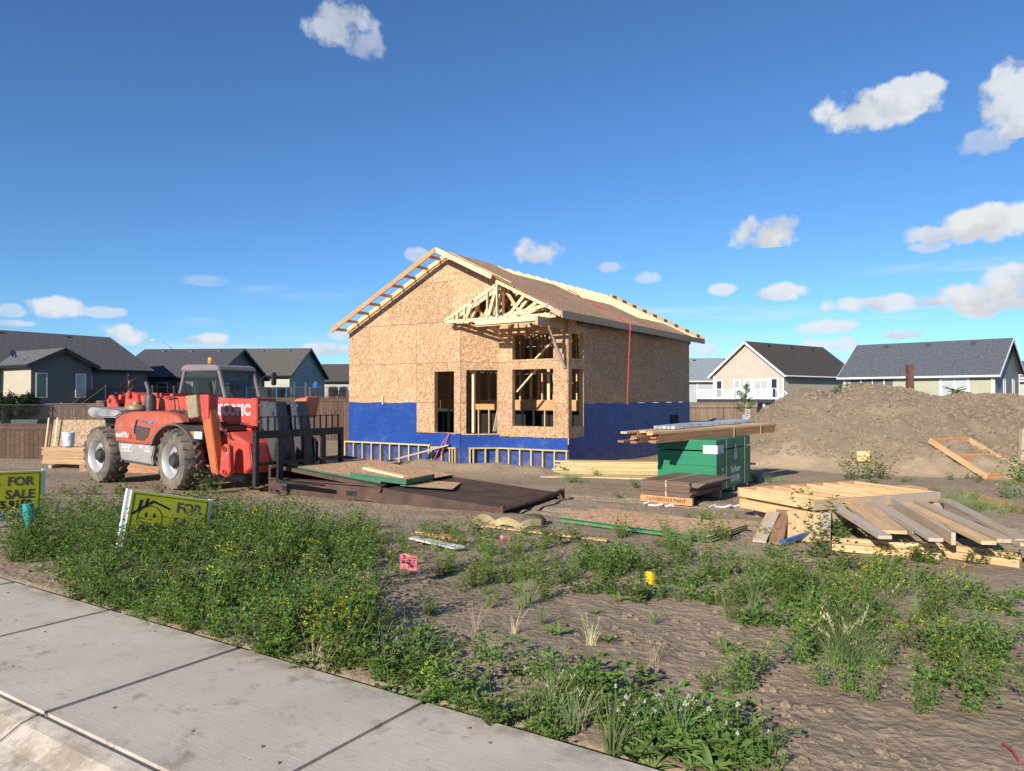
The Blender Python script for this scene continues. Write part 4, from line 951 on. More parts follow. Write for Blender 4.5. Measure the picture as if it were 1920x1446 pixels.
def loose_boards():
    S3 = lambda a, b: (1560+a*.1875, 900+b*.1875)
    G_ = 'loose boards fanned out over the base timbers'
    base = [((0, 515), (1090, 590)), ((0, 545), (1090, 625)), ((1050, 575), (1890, 675)), ((1060, 600), (1880, 700))]
    names = ['long pale base timber under the left of the fanned boards, back one', 'long pale base timber under the left of the fanned boards, front one', 'long pale base timber under the right of the fanned boards, back one', 'long pale base timber under the right of the fanned boards, front one']
    for (p, q), lb in zip(base, names):
        a = P(*S3(*p), -.10); b = P(*S3(*q), -.10); g = max(gz(a.x, a.y), gz(b.x, b.y), gz((a.x+b.x)/2, (a.y+b.y)/2))
        for k in range(2 if 'front' in lb else 3):
            o = board('base_timber', (a.x, a.y, g+.025+k*.042), (b.x, b.y, g+.025+k*.042), .09, .04, LUM)
            tag(o, lb+', layer %s' % ('bottom', 'middle', 'top')[k], 'lumber', 'base timbers')
    fan = [((45, 275), (530, 575), LUMG, 'leftmost of the fanned boards, leaning out from under the ladder panels'), ((170, 235), (560, 520), LUM, 'first of three close-set tan boards at the left of the fan'), ((230, 225), (620, 525), LUM, 'second of three close-set tan boards at the left of the fan'),
           ((300, 215), (680, 525), LUM, 'third of three close-set tan boards at the left of the fan'), ((320, 200), (870, 520), LUMG, 'wide weathered board crossing over the close-set tan boards'), ((450, 235), (1040, 600), LUMG, 'weathered board right of the wide crossing board'),
           ((570, 205), (1215, 590), LUMG, 'grey board on edge in the middle of the fan'), ((735, 235), (1570, 630), LUM, 'long tan board right of the grey one in the fan'), ((870, 220), (1720, 610), LUMG, 'long weathered board, second from the right of the fan'), ((1130, 200), (1910, 610), LUMG, 'rightmost long board of the fan, running out of the picture'), ((1330, 415), (1960, 650), LUMG, 'board lying low at the right end of the fan')]
    for i, (p, q, m_, lb) in enumerate(fan):
        z0 = .06 if i < 10 else -.05
        a = P(*S3(*p), z0+.01*(i % 3)); b = P(*S3(*q), -.005+.012*(i % 2))
        ga = gz(a.x, a.y); a.z = max(a.z, ga+.04)
        on_edge = i == 6
        tag(board('loose_board', a, b, .045 if on_edge else .15, .14 if on_edge else .04, m_), lb, 'lumber', G_)
    a = gp(*S3(1320, 160)); b = gp(*S3(1960, 345)); a.z += .05; b.z += .05
    tag(board('loose_board', a, b, .04, .14, LUM), 'single tan board on edge on the soil at the right edge', 'lumber')
    for k in range(3):
        a = P(*S3(1060, 285+k*22), -.13); b = P(*S3(1215, 290+k*22), -.13); tag(board('short_block', (a.x, a.y, gz(a.x, a.y)+.03+.042*(2-k)), (b.x, b.y, gz(b.x, b.y)+.03+.042*(2-k)), .1, .04, LUMP), 'short pale block behind the fanned boards, %s of three' % ('top', 'middle', 'bottom')[k], 'lumber', 'short blocks behind the fan')
    # planks and a sheet sloping down from the ladder panels to the soil
    for (u0, v0), (u1, v1), w_, m_, lb in (((1450, 962), (1424, 1020), .17, LUMG, 'short weathered plank sloping down at the left below the ladder panels'), ((1468, 958), (1455, 1024), .17, LUMC, 'second short brown plank below the ladder panels'), ((1506, 962), (1507, 1018), .42, LUM, 'wide plywood offcut leaning below the ladder panels'), ((1548, 962), (1546, 1018), .14, LUMG, 'narrow plank at the right of the leaning plywood offcut')):
        a = P(u0, v0, -.02); b = gp(u1, v1); b.z += .03; tag(board('plank', a, b, w_, .035, m_), lb, 'lumber')
    BL = paint('blue_plastic', (.02, .10, .42), (.015, .08, .36), 3., .4)
    a = gp(1466, 1026); b = gp(1522, 1012); a.z += .05; b.z += .09
    tag(board('blue_strip', a, b, .05, .05, BL), 'bright blue strip lying below the plywood offcut', 'strip')
    # bundles of cut ends
    for (u, v, n, zz, lb) in ((1690, 914, 9, .17, 'upper bundle of short stacked lumber ends beside the ladder panels'), (1690, 932, 8, .02, 'lower bundle of short stacked lumber ends beside the ladder panels')):
        o = P(u, v, -.05); t = thing('lumber_bundle', lb, 'lumber bundle', (o.x, o.y, gz(o.x, o.y)+zz), R(28), 'bundles of lumber ends')
        for i in range(n): board('stick', (-.42+random.uniform(-.03, .03)+i*.03, -.25+i*.06, .07), (.35+i*.03, -.25+i*.06, .07), .042, .13, LUM, t)
    o = gp(1618, 868); t = thing('lumber_bundle', 'small strapped bundle of blocks standing among the yellow weeds on the mound', 'lumber bundle', (o.x, o.y, o.z+.0), R(-20))
    for i in range(5):
        for k in range(2): board('stick', (-.16, -.1+i*.045, .10+k*.14), (.16, -.1+i*.045, .12+k*.14), .042, .13, LUM, t)
loose_boards()
def window_frame_panel():
    pts = [gp(1768, 840), gp(1842, 838), gp(1884, 884), gp(1834, 890)]
    c = sum(pts, Vector())/4; ex = (pts[1]-pts[0]).normalized(); ev = (pts[3]-pts[0]); ev = (ev-ev.dot(ex)*ex).normalized(); n_ = ex.cross(ev)
    if n_.z < 0: ev = -ev; n_ = ex.cross(ev)
    M = Matrix((ex, ev, n_)).transposed().to_4x4(); M.translation = c+n_*.06
    t = thing('framed_opening', 'small nailed lumber frame with a crossbar lying on the slope of the dirt mound', 'lumber frame', mtx=M)
    a, b = .62, 1.0
    for x in (-a, a): board('side', (x, -b, 0), (x, b, 0), .04, .14, LUM, t)
    for y in (-b+.02, .05, b-.02): board('crosspiece', (-a+.02, y, 0), (a-.02, y, 0), .04, .14, LUMO, t)
window_frame_panel()
p = gp(1915, 862); tag(board('grey_post', (p.x, p.y, p.z-.1), (p.x+.05, p.y, p.z+.8), .12, .12, LUMG), 'weathered post standing at the right edge, at the foot of the mound', 'post')
# left: stack of new lumber with a pail on it, leaning sheet
def left_stack():
    o = Vector((-10.9, 19.6, gz(-10.9, 19.2)))
    t = thing('lumber_stack', 'neat stack of new boards behind the telehandler, orange sawn ends to the left', 'lumber stack', o, R(-12))
    for k in range(11):
        for i in range(6):
            if (k, i) in ((10, 1), (9, 1), (10, 2), (8, 1)): continue
            dx = random.uniform(-.03, .03); board('board', (-1.55+dx, -.3+i*.094, .13+k*.04), (2.1+dx, -.3+i*.094, .13+k*.04), .089, .038, LUMB, t)
    for x in (-1.2, .2, 1.7): board('skid', (x, -.45, .05), (x, .4, .05), .09, .09, LUMG, t)
    MB().bx(.35, .37, -.36, -.352, .1, .58).build('strap', LUMP, t)
    e = tag(board('edge_timber', (-10.9, 18.6, gz(-10.5, 18.6)+.07), (-6.3, 18.0, gz(-6.3, 18.0)+.07), .05, .18, LUMC), 'long brown timber on edge on the soil behind the telehandler wheels', 'lumber')
    b = Matrix.Translation(o) @ Matrix.Rotation(R(-12), 4, 'Z') @ Matrix.Translation((-1.0, -.05, .57))
    pail = MB().lathe([(.0, .0), (.13, .0), (.15, .35), (.158, .35), (.158, .37), (.145, .37), (.13, .02), (0, .02)], 28, 'z').build('pail', paint('white_plastic', (.70, .71, .74), (.64, .65, .68), 4., .4), None, smooth=True, mtx=b)
    tag(pail, 'white plastic pail standing on the new lumber stack', 'pail')
    MB().tube([(-.155, -.02, .32), (-.10, -.15, .22), (.06, -.17, .17), (.155, -.03, .31)], .004, 5).build('bail', GALV, pail)
    tl = Matrix.Translation(o) @ Matrix.Rotation(R(-12), 4, 'Z') @ Matrix.Translation((-.1, 0, .57))
    tb = MB().prism([(-.35, .0), (-.38, .05), (.15, .06), (.35, .015), (.3, 0)], -.12, .12).build('tool_pouch', BLKH, None, mtx=tl); tag(tb, 'black tool pouch beside the pail on the lumber stack', 'tool')
    s = Vector((-13.75, 22.2, gz(-13.5, 22)))
    t2 = thing('leaning_sheet', 'OSB sheet with two pale laths propped behind the lumber stack', 'osb sheet', s, R(-4))
    link('sheet', MB().box((0, 0, .55), (2.4, .012, 1.22)).mesh(), osb('osb_mulch', .62), t2, rot=(R(-14), 0, 0), loc=(.9, .0, .06))
    for x in (-.28, .0): board('lath', (x, -.12, .0), (x-.06, .16, 1.25), .04, .02, LUMP, t2)
left_stack()
# ================================================================ signs, markers, litter
YEL = paint('sign_yellow', (.50, .47, .012), (.44, .42, .01), 2., .45)
INK = paint('sign_ink', (.012, .011, .012), None, 3., .5); INKV = paint('sign_letter_violet', (.10, .055, .065), None, 3., .5); NVY = paint('sign_navy', (.012, .02, .045), None, 3., .5); SILV = paint('sign_silver', (.48, .55, .56), None, 3., .5)
def sign(M, W, H, label, face):
    t = thing('for_sale_sign', label, 'sign', mtx=M, group='for sale signs')
    pn = MB().bx(0, W, 0, .012, 0, H).build('panel', WHITE_P, t); yl = MB().bx(.006, W-.006, -.004, -.001, .13, H-.006).build('yellow_face', YEL, t)
    fx = lambda x, z, y=-.0055: Matrix.Translation((x, y, z)) @ Matrix.Rotation(R(90), 4, 'X')
    MB().bx(.006, W-.006, -.004, -.001, .004, .128).build('agency_band', NVY, t)
    bo = MB()
    for x0, x1, z0, z1 in ((.03, W-.03, H-.036, H-.029), (.03, .037, .13, H-.03), (W-.037, W-.03, .13, H-.03)): bo.bx(x0, x1, -.0065, -.0045, z0, z1)
    bo.build('border', INK, t)
    text('FOR', .155, INKV, t, fx(W*.73, H-.135), offset=.004); text('SALE', .155, INKV, t, fx(W*.73, H-.30), offset=.004)
    text('780.875.9159', .13, INK, t, fx(W*.5, .195), offset=.005, sx_=.98); text('MUSGRAVE', .092, SILV, t, fx(W*.5, .088), offset=.002, sx_=1.15); text('AGENCIES', .05, SILV, t, fx(W*.5, .032), offset=.001, sx_=1.2)
    # round smiling face under a pitched roof with a chimney
    cx, cz, r_ = W*.26, H-.28, .135; rg = MB()
    for i in range(40): a0, a1 = i*math.pi/20, (i+1)*math.pi/20; rg.bar((cx+r_*math.cos(a0), -.0055, cz+r_*math.sin(a0)), (cx+r_*math.cos(a1), -.0055, cz+r_*math.sin(a1)), .002, .008, up=(0, 1, 0)) if False else rg.add([(cx+rr_*math.cos(a_), -.0058, cz+rr_*math.sin(a_)) for a_ in (a0, a1) for rr_ in (r_-.004, r_+.004)], [(0, 1, 3, 2)])
    for i in range(12): a0, a1 = R(215+i*9.2), R(215+(i+1)*9.2); rg.add([(cx+rr_*math.cos(a_), -.0058, cz+.02+rr_*math.sin(a_)) for a_ in (a0, a1) for rr_ in (.094, .102)], [(0, 1, 3, 2)])
    for ex in (-.045, .045): rg.add([(cx+ex+.013*math.cos(k*math.pi/6), -.0058, cz+.035+.027*math.sin(k*math.pi/6)) for k in range(12)], [tuple(range(12))])
    def stroke(p0, p1, w_):
        d = Vector((p1[0]-p0[0], p1[1]-p0[1])).normalized(); n_ = Vector((-d.y, d.x))*w_/2
        rg.add([(p0[0]+n_.x, -.006, p0[1]+n_.y), (p1[0]+n_.x, -.006, p1[1]+n_.y), (p1[0]-n_.x, -.006, p1[1]-n_.y), (p0[0]-n_.x, -.006, p0[1]-n_.y)], [(0, 1, 2, 3)])
    stroke((cx-.20, cz+.03), (cx+.02, cz+.19), .026); stroke((cx+.01, cz+.187), (cx+.21, cz+.12), .022); stroke((cx-.13, cz+.07), (cx-.115, cz+.19), .03); stroke((cx-.065, cz+.115), (cx-.05, cz+.21), .026)
    rg.build('smiling_logo', INK, t)
    for x in (-.02, W+.02): MB().bx(x-.02, x+.02, .014, .054, -.42, H+.01).build('post', WHITE_P, t)
    return t
pA = P(236, 1046, -.12); pB = Vector((pA.x+.98, pA.y-.05, -.12))
sA = PD(228, 1030, 7.7)
sign(Matrix.Translation((sA.x, sA.y, sA.z+.02)) @ Matrix.Rotation(R(50), 4, 'Z') @ Matrix.Rotation(R(13), 4, 'Y') @ Matrix.Rotation(R(-8), 4, 'X'), .90, .60, 'leaning yellow for sale sign with a smiling face, half sunk in the weeds', 1)
q = PD(77, 877, 9.6)
sign(Matrix.Translation((q.x-.92*math.cos(R(50)), 9.6-.92*math.sin(R(50)), q.z-.62)) @ Matrix.Rotation(R(50), 4, 'Z') @ Matrix.Rotation(R(2), 4, 'Y'), .92, .62, 'upright yellow for sale sign cut by the left edge, beside the teal pipe', 2)
TEAL = paint('teal_plastic', (.01, .30, .30), (.01, .25, .26), 3., .4)
q = PD(53, 975, 8.9); tp = MB().lathe([(.062, -.45), (.062, .20), (.052, .20), (.052, -.45)], 20, 'z').build('service_pipe', TEAL, None, smooth=True, loc=(q.x, q.y, q.z)); tag(tp, 'teal plastic service pipe sticking up before the upright sale sign', 'pipe')
def flag(u, v, d, w_, h_, m_, label, rz, rows):
    q = PD(u, v, d); g = gz(q.x, q.y); t = thing('marker_flag', label, 'flag', (q.x, q.y, g), R(rz), 'utility marker flags'); zt = q.z-g
    n = 6; vs_, fs_ = [], []
    for i in range(n+1):
        for k in range(2): vs_.append((i*w_/n, .008*math.sin(i*1.3), zt-h_*k+.01*math.sin(i*.9)))
    for i in range(n): fs_.append((2*i, 2*i+1, 2*i+3, 2*i+2))
    MB().add(vs_, fs_).build('flag', m_, t, smooth=True); MB().tube([(0, 0, -.1), (0, 0, zt+.01)], .0025, 5).build('wire', GALV, t)
    for r_, k in enumerate(rows): MB().bx(w_*(.5-k/2), w_*(.5+k/2), -.0125, -.0105, zt-.030-r_*.022, zt-.018-r_*.022).build('printed_line', paint('flag_print', (.50, .13, .14), (.16, .04, .05), 160., .6), t)
    for k in range(3 if rows else 0): MB().add([(w_*(.25+.25*k)+dx, -.0115, zt-.09+dz) for dx, dz in ((-.003, .0), (.003, .0), (.003, -.018), (.007, -.018), (0, -.028), (-.007, -.018), (-.003, -.018))], [tuple(range(7))]).build('printed_arrow', INKV, t)
flag(750, 1040, 6.6, .15, .135, paint('flag_pink', (.66, .17, .18), (.60, .15, .16), 4., .6), 'pink utility marker flag with dark print standing in the weeds', -4, [.8, .72, .6])
flag(1208, 1074, 6.2, .115, .105, paint('flag_yellow', (.75, .52, .01), (.70, .48, .01), 4., .6), 'bent yellow marker flag among the weeds right of the middle', 24, [])
def litter():
    a = gp(775, 1018); b = gp(862, 1036); a.z += .06; b.z += .05
    tag(board('white_board', a, b, .14, .02, paint('flaking_white', (.70, .69, .66), (.45, .40, .34), 14., .7)), 'flaking white board lying in the weeds', 'board')
    a = gp(782, 1008); b = gp(860, 1022); a.z += .07; b.z += .05
    tag(board('orange_plank', a, b, .06, .035, LUMO), 'short orange plank behind the flaking white board', 'plank')
    a = gp(905, 990); b = gp(1140, 1018); a.z += .03; b.z += .03
    tag(board('thin_board', a, b, .09, .02, LUM), 'long thin board on the soil before the loading deck', 'board')
    TAN = paint('tan_canvas', (.40, .33, .16), (.30, .24, .11), 6., .8)
    o = gp(915, 992); n = 24; vs_, fs_ = [], []
    for i in range(n):
        t_ = i/(n-1); x = -.25+1.0*t_; z = .05+.10*abs(math.sin(t_*9))*(1-t_*.6); y = .12*math.sin(t_*7)
        vs_ += [(x, y, max(.02, z-.05)), (x, y+.02, z+.05)]
    for i in range(n-1): fs_.append((2*i, 2*i+2, 2*i+3, 2*i+1))
    tag(MB().add(vs_, fs_).build('lifting_strap', TAN, None, smooth=True, loc=(o.x, o.y, o.z)), 'crumpled tan lifting strap on the soil before the loading deck', 'strap')
    o = gp(1000, 985); tag(MB().lathe([(.0, .0), (.17, .02), (.19, .10), (.12, .17), (0, .19)], 9, 'z').build('olive_sack', paint('olive_sack', (.10, .085, .04), (.06, .05, .03), 5., .8), None, loc=(o.x, o.y, o.z-.02)), 'small dark olive sack lying beside the tan strap', 'sack')
    o = gp(945, 1014); tag(MB().box((0, 0, .03), (.14, .09, .05)).build('crushed_cup', paint('cup_red_white', (.70, .66, .64), (.45, .05, .05), 7., .5), None, bevel=.02, loc=(o.x, o.y, o.z), rot=(.3, .2, .6)), 'crushed red and white cup in the grass', 'litter')
    PL = paint('clear_plastic', (.62, .63, .66), (.5, .5, .53), 8., .25)
    for (u0, v0, u1, v1, lb) in ((1207, 948, 1266, 952, 'white plastic strapping on the soil before the siding stack'), (1330, 955, 1395, 952, 'white plastic strapping on the soil before the green stack')):
        a = gp(u0, v0); b = gp(u1, v1); pts = [a.lerp(b, k/8)+Vector((.05*math.sin(k*2.1), .07*math.sin(k*1.3), .03+.025*math.sin(k*1.9))) for k in range(9)]
        tag(MB().tube(pts, .018, 5).build('plastic_strapping', PL, None, smooth=True), lb, 'litter')
    o = gp(1300, 1040); 
    a = gp(1880, 1405); b = gp(1912, 1440); a.z += .02; b.z += .02; tag(MB().tube([a, a.lerp(b, .5)+Vector((.01, 0, .01)), b], .006, 5).build('red_tape', paint('red_tape', (.55, .05, .07), None, 3., .4), None), 'strip of red flagging tape on the soil in the bottom right corner', 'litter')
litter()

# ================================================================ the houses of the next street
def siding_mat(name, c): return paint(name, c, tuple(x*.93 for x in c), .8, .55, vary=0.)
def lap_wall(rows_fn, z0, z1, step=.115):
    """clapboards: each course a tilted face with a lip; rows_fn(z)->(xl, xr) gives the course ends"""
    vs_, fs_ = [], []; z = z0
    while z < z1-.01:
        ze = min(z+step, z1); a, b = rows_fn(z); c, d = rows_fn(ze)
        if b-a > .02:
            i = len(vs_); vs_ += [(a, -.016, z), (b, -.016, z), (d, -.003, ze), (c, -.003, ze), (a, 0, z), (b, 0, z)]
            fs_ += [(i, i+1, i+2, i+3), (i+4, i+5, i+1, i)]
        z = ze
    return MB().add(vs_, fs_)
GLASS_D = glassy('window_glass_dark', (.03, .04, .05), .06); GLASS_L = paint('window_blind', (.42, .43, .43), (.36, .37, .38), 1., .35)
def window(par, M, x, z, w_, h_, frame=WHITE_P, fw=.09, glass=None, bars=(), nm='window'):
    f = MB(); t_ = .05
    for x0, x1, z0, z1 in ((x-fw, x+w_+fw, z-fw, z), (x-fw, x+w_+fw, z+h_, z+h_+fw), (x-fw, x, z, z+h_), (x+w_, x+w_+fw, z, z+h_)): f.bx(x0, x1, -t_, .02, z0, z1)
    for b in bars:
        if b[0] == 'v': f.bx(x+w_*b[1]-.03, x+w_*b[1]+.03, -.045, .01, z, z+h_)
        else: f.bx(x, x+w_, -.045, .01, z+h_*b[1]-.025, z+h_*b[1]+.025)
    o = f.build(nm, frame, par, mtx=M); MB().bx(x, x+w_, -.025, .0, z, z+h_).build('pane', glass or GLASS_D, o); return o
def gable_house(name, label, org, ang, L, W, zw, pitch, wall_c, roof_c, trim=WHITE_P, eave=.5, rake=.45, base=0., wall2=None, gut=None):
    """ridge along local x; front wall y=0 faces -y; gables at x=0 and x=L; ground at z=0"""
    t = thing(name, label, 'house', org, ang); nm = name+org.__repr__()[:20]
    SM = siding_mat('siding_%.2f_%.2f_%.2f' % wall_c, wall_c); RM = shingle('shingle_%.3f_%.3f_%.3f' % roof_c, roof_c)
    tp = math.tan(pitch); rz = zw+W/2*tp
    FR = Matrix(); BK = Matrix.Translation((L, W, 0)) @ Matrix.Rotation(math.pi, 4, 'Z')
    RT = Matrix.Translation((L, 0, 0)) @ Matrix.Rotation(R(90), 4, 'Z'); LT = Matrix.Translation((0, W, 0)) @ Matrix.Rotation(R(-90), 4, 'Z')
    for nm_, M, ln in (('front_wall', FR, L), ('back_wall', BK, L)): lap_wall(lambda z: (0, ln), base, zw).build(nm_, SM, t, mtx=M)
    def gfn(z):
        k = max(0., (z-zw)/tp) if z > zw else 0.; return (k, W-k)
    for nm_, M in (('gable_wall', RT), ('gable_wall', LT)): lap_wall(gfn, base, rz-.02).build(nm_, SM, t, mtx=M)
    cb = MB()
    for x, y in ((0, 0), (L, 0), (0, W), (L, W)): cb.bx(x-.05, x+.05, y-.05, y+.05, base, zw)
    cb_o = [MB().bx(x-.05, x+.05, y-.05, y+.05, base, zw).build('corner_board', SM if trim is NAVY else trim, t) for x, y in ((0, 0), (L, 0), (0, W), (L, W))]
    if base > 0: MB().bx(.05, L-.05, .05, W-.05, -.3, base+.02).build('foundation', CONC, t)
    sl = math.hypot(W/2+eave, (W/2+eave)*tp); Lr = L+2*rake
    for sgn in (0, 1):
        M = Matrix.Translation((-rake, W/2, rz+.06)) @ (Matrix() if sgn == 0 else Matrix.Translation((Lr, 0, 0)) @ Matrix.Rotation(math.pi, 4, 'Z')) @ Matrix.Rotation(pitch, 4, 'X')
        MB().bx(0, Lr, -sl, 0, -.05, .0).build('roof_slope', RM, t, mtx=M)
        MB().bx(0, Lr, -sl-.03, -sl, -.20, -.01).build('fascia', trim, t, mtx=M)
        for x in (-.035, Lr): MB().bx(x, x+.035, -sl-.02, .0, -.22, -.012).build('rake_board', trim, t, mtx=M)
        MB().bx(.02, Lr-.02, -sl, -sl+eave*1.05, -.10, -.06).build('soffit', trim if trim is not WHITE_P else gut or WHITE_P, t, mtx=M)
        if sgn == 0 and gut is not None: MB().bx(0, Lr, -sl-.14, -sl-.03, -.13, -.02).build('gutter', gut, t, mtx=M)
    for x in (L*.2, L*.5, L*.8): MB().bx(x-.18, x+.18, W/2-.75, W/2-.45, rz-.40, rz-.16).build('roof_vent', NAVY, t)
    return t, FR, RT, LT, rz
GRN = -.42
def at(u, d): return ((u-960)/FPX*d, d, GRN)
# --- dark house at the left edge: ridge runs away from the street
x, y, z = at(58, 50)
AO = Vector((x-7.04, y-2.58, GRN))
A_, FR, RT, LT, rz = gable_house('neighbour_house', 'dark grey bungalow with satellite dish at the left edge, wooden deck stairs beside it', (AO.x, AO.y, GRN), R(57), 16.8, 13, 4.35, R(24), (.155, .132, .122), (.105, .10, .10), trim=NAVY, base=.6)
# projecting gable room; sunlight on its sun-facing side painted as lighter beige
ND2 = Vector((ND[0], ND[1], 0)); SD2 = Vector((SD[0], SD[1], 0))
bx_o = Vector((x, y, GRN))
def bump(par):
    W, D_, zw, tp, X6 = 4.0, 4.5, 4.35, math.tan(R(27)), 6.0
    SMd = siding_mat('siding_dark', (.155, .132, .122)); BG = siding_mat('siding_sunlit_beige', (.48, .41, .31)); RM = shingle('shingle_dark', (.13, .125, .12))
    # local: x along the gable (away), y outward(-y = towards the right/street normal)
    M = Matrix.Translation((X6, -D_, 0))
    b = lap_wall(lambda z: (max(0., (z-zw)/tp), W-max(0., (z-zw)/tp)) if z > zw else (0, W), .6, zw+W/2*tp-.03).build('bay_gable_wall', SMd, par, mtx=M)
    lap_wall(lambda z: (0, D_), .6, zw).build('bay_side_wall', BG, par, mtx=Matrix.Translation((X6, 0, 0)) @ Matrix.Rotation(R(-90), 4, 'Z'))
    lap_wall(lambda z: (0, D_), .6, zw).build('bay_side_wall', SMd, par, mtx=Matrix.Translation((X6+W, -D_, 0)) @ Matrix.Rotation(R(90), 4, 'Z'))
    rz_ = zw+W/2*tp+.08; hw = W/2+.45; sl = math.hypot(hw, hw*tp); dl = D_+4.2
    for sgn in (-1, 1):
        Mr = Matrix.Translation((W/2, -D_-.4, rz_)) @ Matrix.Rotation(-sgn*R(27), 4, 'Y')
        r_ = MB().bx(0 if sgn < 0 else 0, sl, 0, dl, -.05, 0) if sgn < 0 else MB().bx(0, sl, 0, dl, -.05, 0)
        Mr = Matrix.Translation((X6+W/2, -D_-.4, rz_)) @ (Matrix.Rotation(R(27), 4, 'Y') if sgn > 0 else Matrix.Rotation(math.pi-R(27), 4, 'Y') )
        if sgn < 0: r_ = MB().bx(0, sl, 0, dl, 0, .05)
        r_.build('bay_roof_slope', RM, par, mtx=Mr)
        MB().bx(0, sl, -.04, 0, *((-.26, .0) if sgn > 0 else (.0, .26))).build('bay_rake_board', NAVY, par, mtx=Mr)
        MB().bx(sl, sl+.04, 0, dl, *((-.2, .0) if sgn > 0 else (.0, .2))).build('bay_fascia', NAVY, par, mtx=Mr)
    window(par, M, .35, 2.0, .62, 1.6, WHITE_P, .06); window(par, M, W-1.05, 2.0, .6, 1.6, WHITE_P, .06, GLASS_L)
    window(par, FR, X6+W+1.2, 2.55, 1.1, 1.05, WHITE_P, .06)
    dish = MB().lathe([(0, .0), (.15, .02), (.28, .09), (.30, .10), (.27, .085), (.14, .012), (0, -.01)], 20, 'y').build('satellite_dish', paint('dish_grey', (.20, .21, .23), None, 3., .4), par, smooth=True, mtx=Matrix.Translation((X6-.25, -2.6, 4.95)) @ Matrix.Rotation(R(-25), 4, 'X') @ Matrix.Rotation(R(180), 4, 'Z'))
    MB().tube([(0, .05, 0), (.05, .1, -.35), (.08, .15, -.45)], .025, 6).tube([(0, 0, -.05), (0, -.3, .02)], .012, 5).build('dish_arm', GREY_M, dish)
bump(A_)
# --- deck and stairs of the dark house
DW = wood('deck_wood', (.20, .13, .085), (.14, .09, .06), .3)
def deck_left():
    t = thing('wooden_deck', 'raised wooden deck with open stairs and black baluster railings beside the dark house', 'deck', (AO.x, AO.y, GRN), R(57))
    x0, x1, y0, y1, zd = 10.3, 17.4, -5.9, -.1, 1.75
    for i in range(40): yb = y0+i*(y1-y0)/40; link('deck_board', MB().bx(x0, x1, yb, yb+.135, zd-.04, zd).mesh(), DW, t)
    MB().bx(x0, x1, y0+.02, y0+.06, zd-.24, zd-.04).build('rim_board', DW, t)
    for px in np.linspace(x0, x1-.1, 5): MB().bx(px, px+.1, y0, y0+.1, 0, zd+1.12).build('post', DW, t)
    def run(p0, p1, n_):
        p0 = Vector(p0); p1 = Vector(p1); MB().bar(p0+Vector((0, 0, 1.0)), p1+Vector((0, 0, 1.0)), .06, .06).build('handrail', DW, t); MB().bar(p0+Vector((0, 0, .1)), p1+Vector((0, 0, .1)), .04, .04).build('bottom_rail', BLACK_M, t)
        bl = MB()
        for i in range(n_): q_ = p0.lerp(p1, (i+.5)/n_); bl.bx(q_.x-.011, q_.x+.011, q_.y-.011, q_.y+.011, q_.z+.1, q_.z+1.0)
        bl.build('balusters', BLACK_M, t)['kind'] = 'stuff'
    run((x0, y0+.05, zd), (x1, y0+.05, zd), 60)
    ys0, ys1 = -5.85, -4.6
    for i in range(8):
        xs = x0-(i+1)*.28; zt = zd-(i+1)*.2
        MB().bx(xs, xs+.30, ys0, ys1, zt-.04, zt).build('stair_tread', LUM, t); MB().bx(xs+.28, xs+.30, ys0, ys1, zt, zt+.16).build('stair_riser', DW, t)
    for yy in (ys0-.04, ys1):
        MB().prism([(x0, zd-.35), (x0, zd), (x0-2.3, .12), (x0-2.3, 0), (x0-2.0, 0)], yy, yy+.04).build('stringer', DW, t)
        run((x0, yy, zd), (x0-2.3, yy, .05), 17); MB().bx(x0-2.38, x0-2.28, yy-.03, yy+.07, 0, 1.2).build('post', DW, t)
deck_left()
# --- low house in the middle left
x, y, z = at(188, 66)
B_, FR, RT, LT, rz = gable_house('neighbour_house', 'low house with black shingled roof and dark gable, right behind the telehandler cab', (x, y+2.5, GRN), R(-6), 9.6, 10.5, 4.05, R(27), (.135, .117, .112), (.075, .075, .082), trim=NAVY, base=.5)
for wx, ww in ((4.2, .9), (6.2, .9), (7.6, 1.6)): window(B_, FR, wx, 1.75, ww, 1.5, WHITE_P, .06, GLASS_L if ww > 1 else GLASS_D)
window(B_, RT, 2.2, 2.0, .8, 1.3, WHITE_P, .05)
# --- taupe house whose slate gable shows
x, y, z = at(366, 80)
C_, FR, RT, LT, rz = gable_house('neighbour_house', 'house with brown roof, lit beige front and slate-blue gable left of the new house', (x, y+1, GRN), R(-6), 10.3, 10.5, 4.55, R(30), (.40, .36, .29), (.12, .105, .09), trim=NAVY, base=.6)
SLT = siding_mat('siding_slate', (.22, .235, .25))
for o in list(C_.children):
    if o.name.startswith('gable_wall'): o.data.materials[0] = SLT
window(C_, RT, .9, 2.0, .6, 1.6, WHITE_P, .06, GLASS_L); window(C_, RT, 4.3, 2.0, .55, 1.6, WHITE_P, .06); window(C_, RT, 7.2, 1.75, .9, 2.1, WHITE_P, .07, GLASS_L, nm='door')
x, y, z = at(585, 100)
gable_house('neighbour_house', 'far brown-roofed house beside the left edge of the new house', (x, y, GRN), R(-4), 11, 9, 4.3, R(27), (.30, .30, .29), (.085, .075, .068), trim=NAVY)
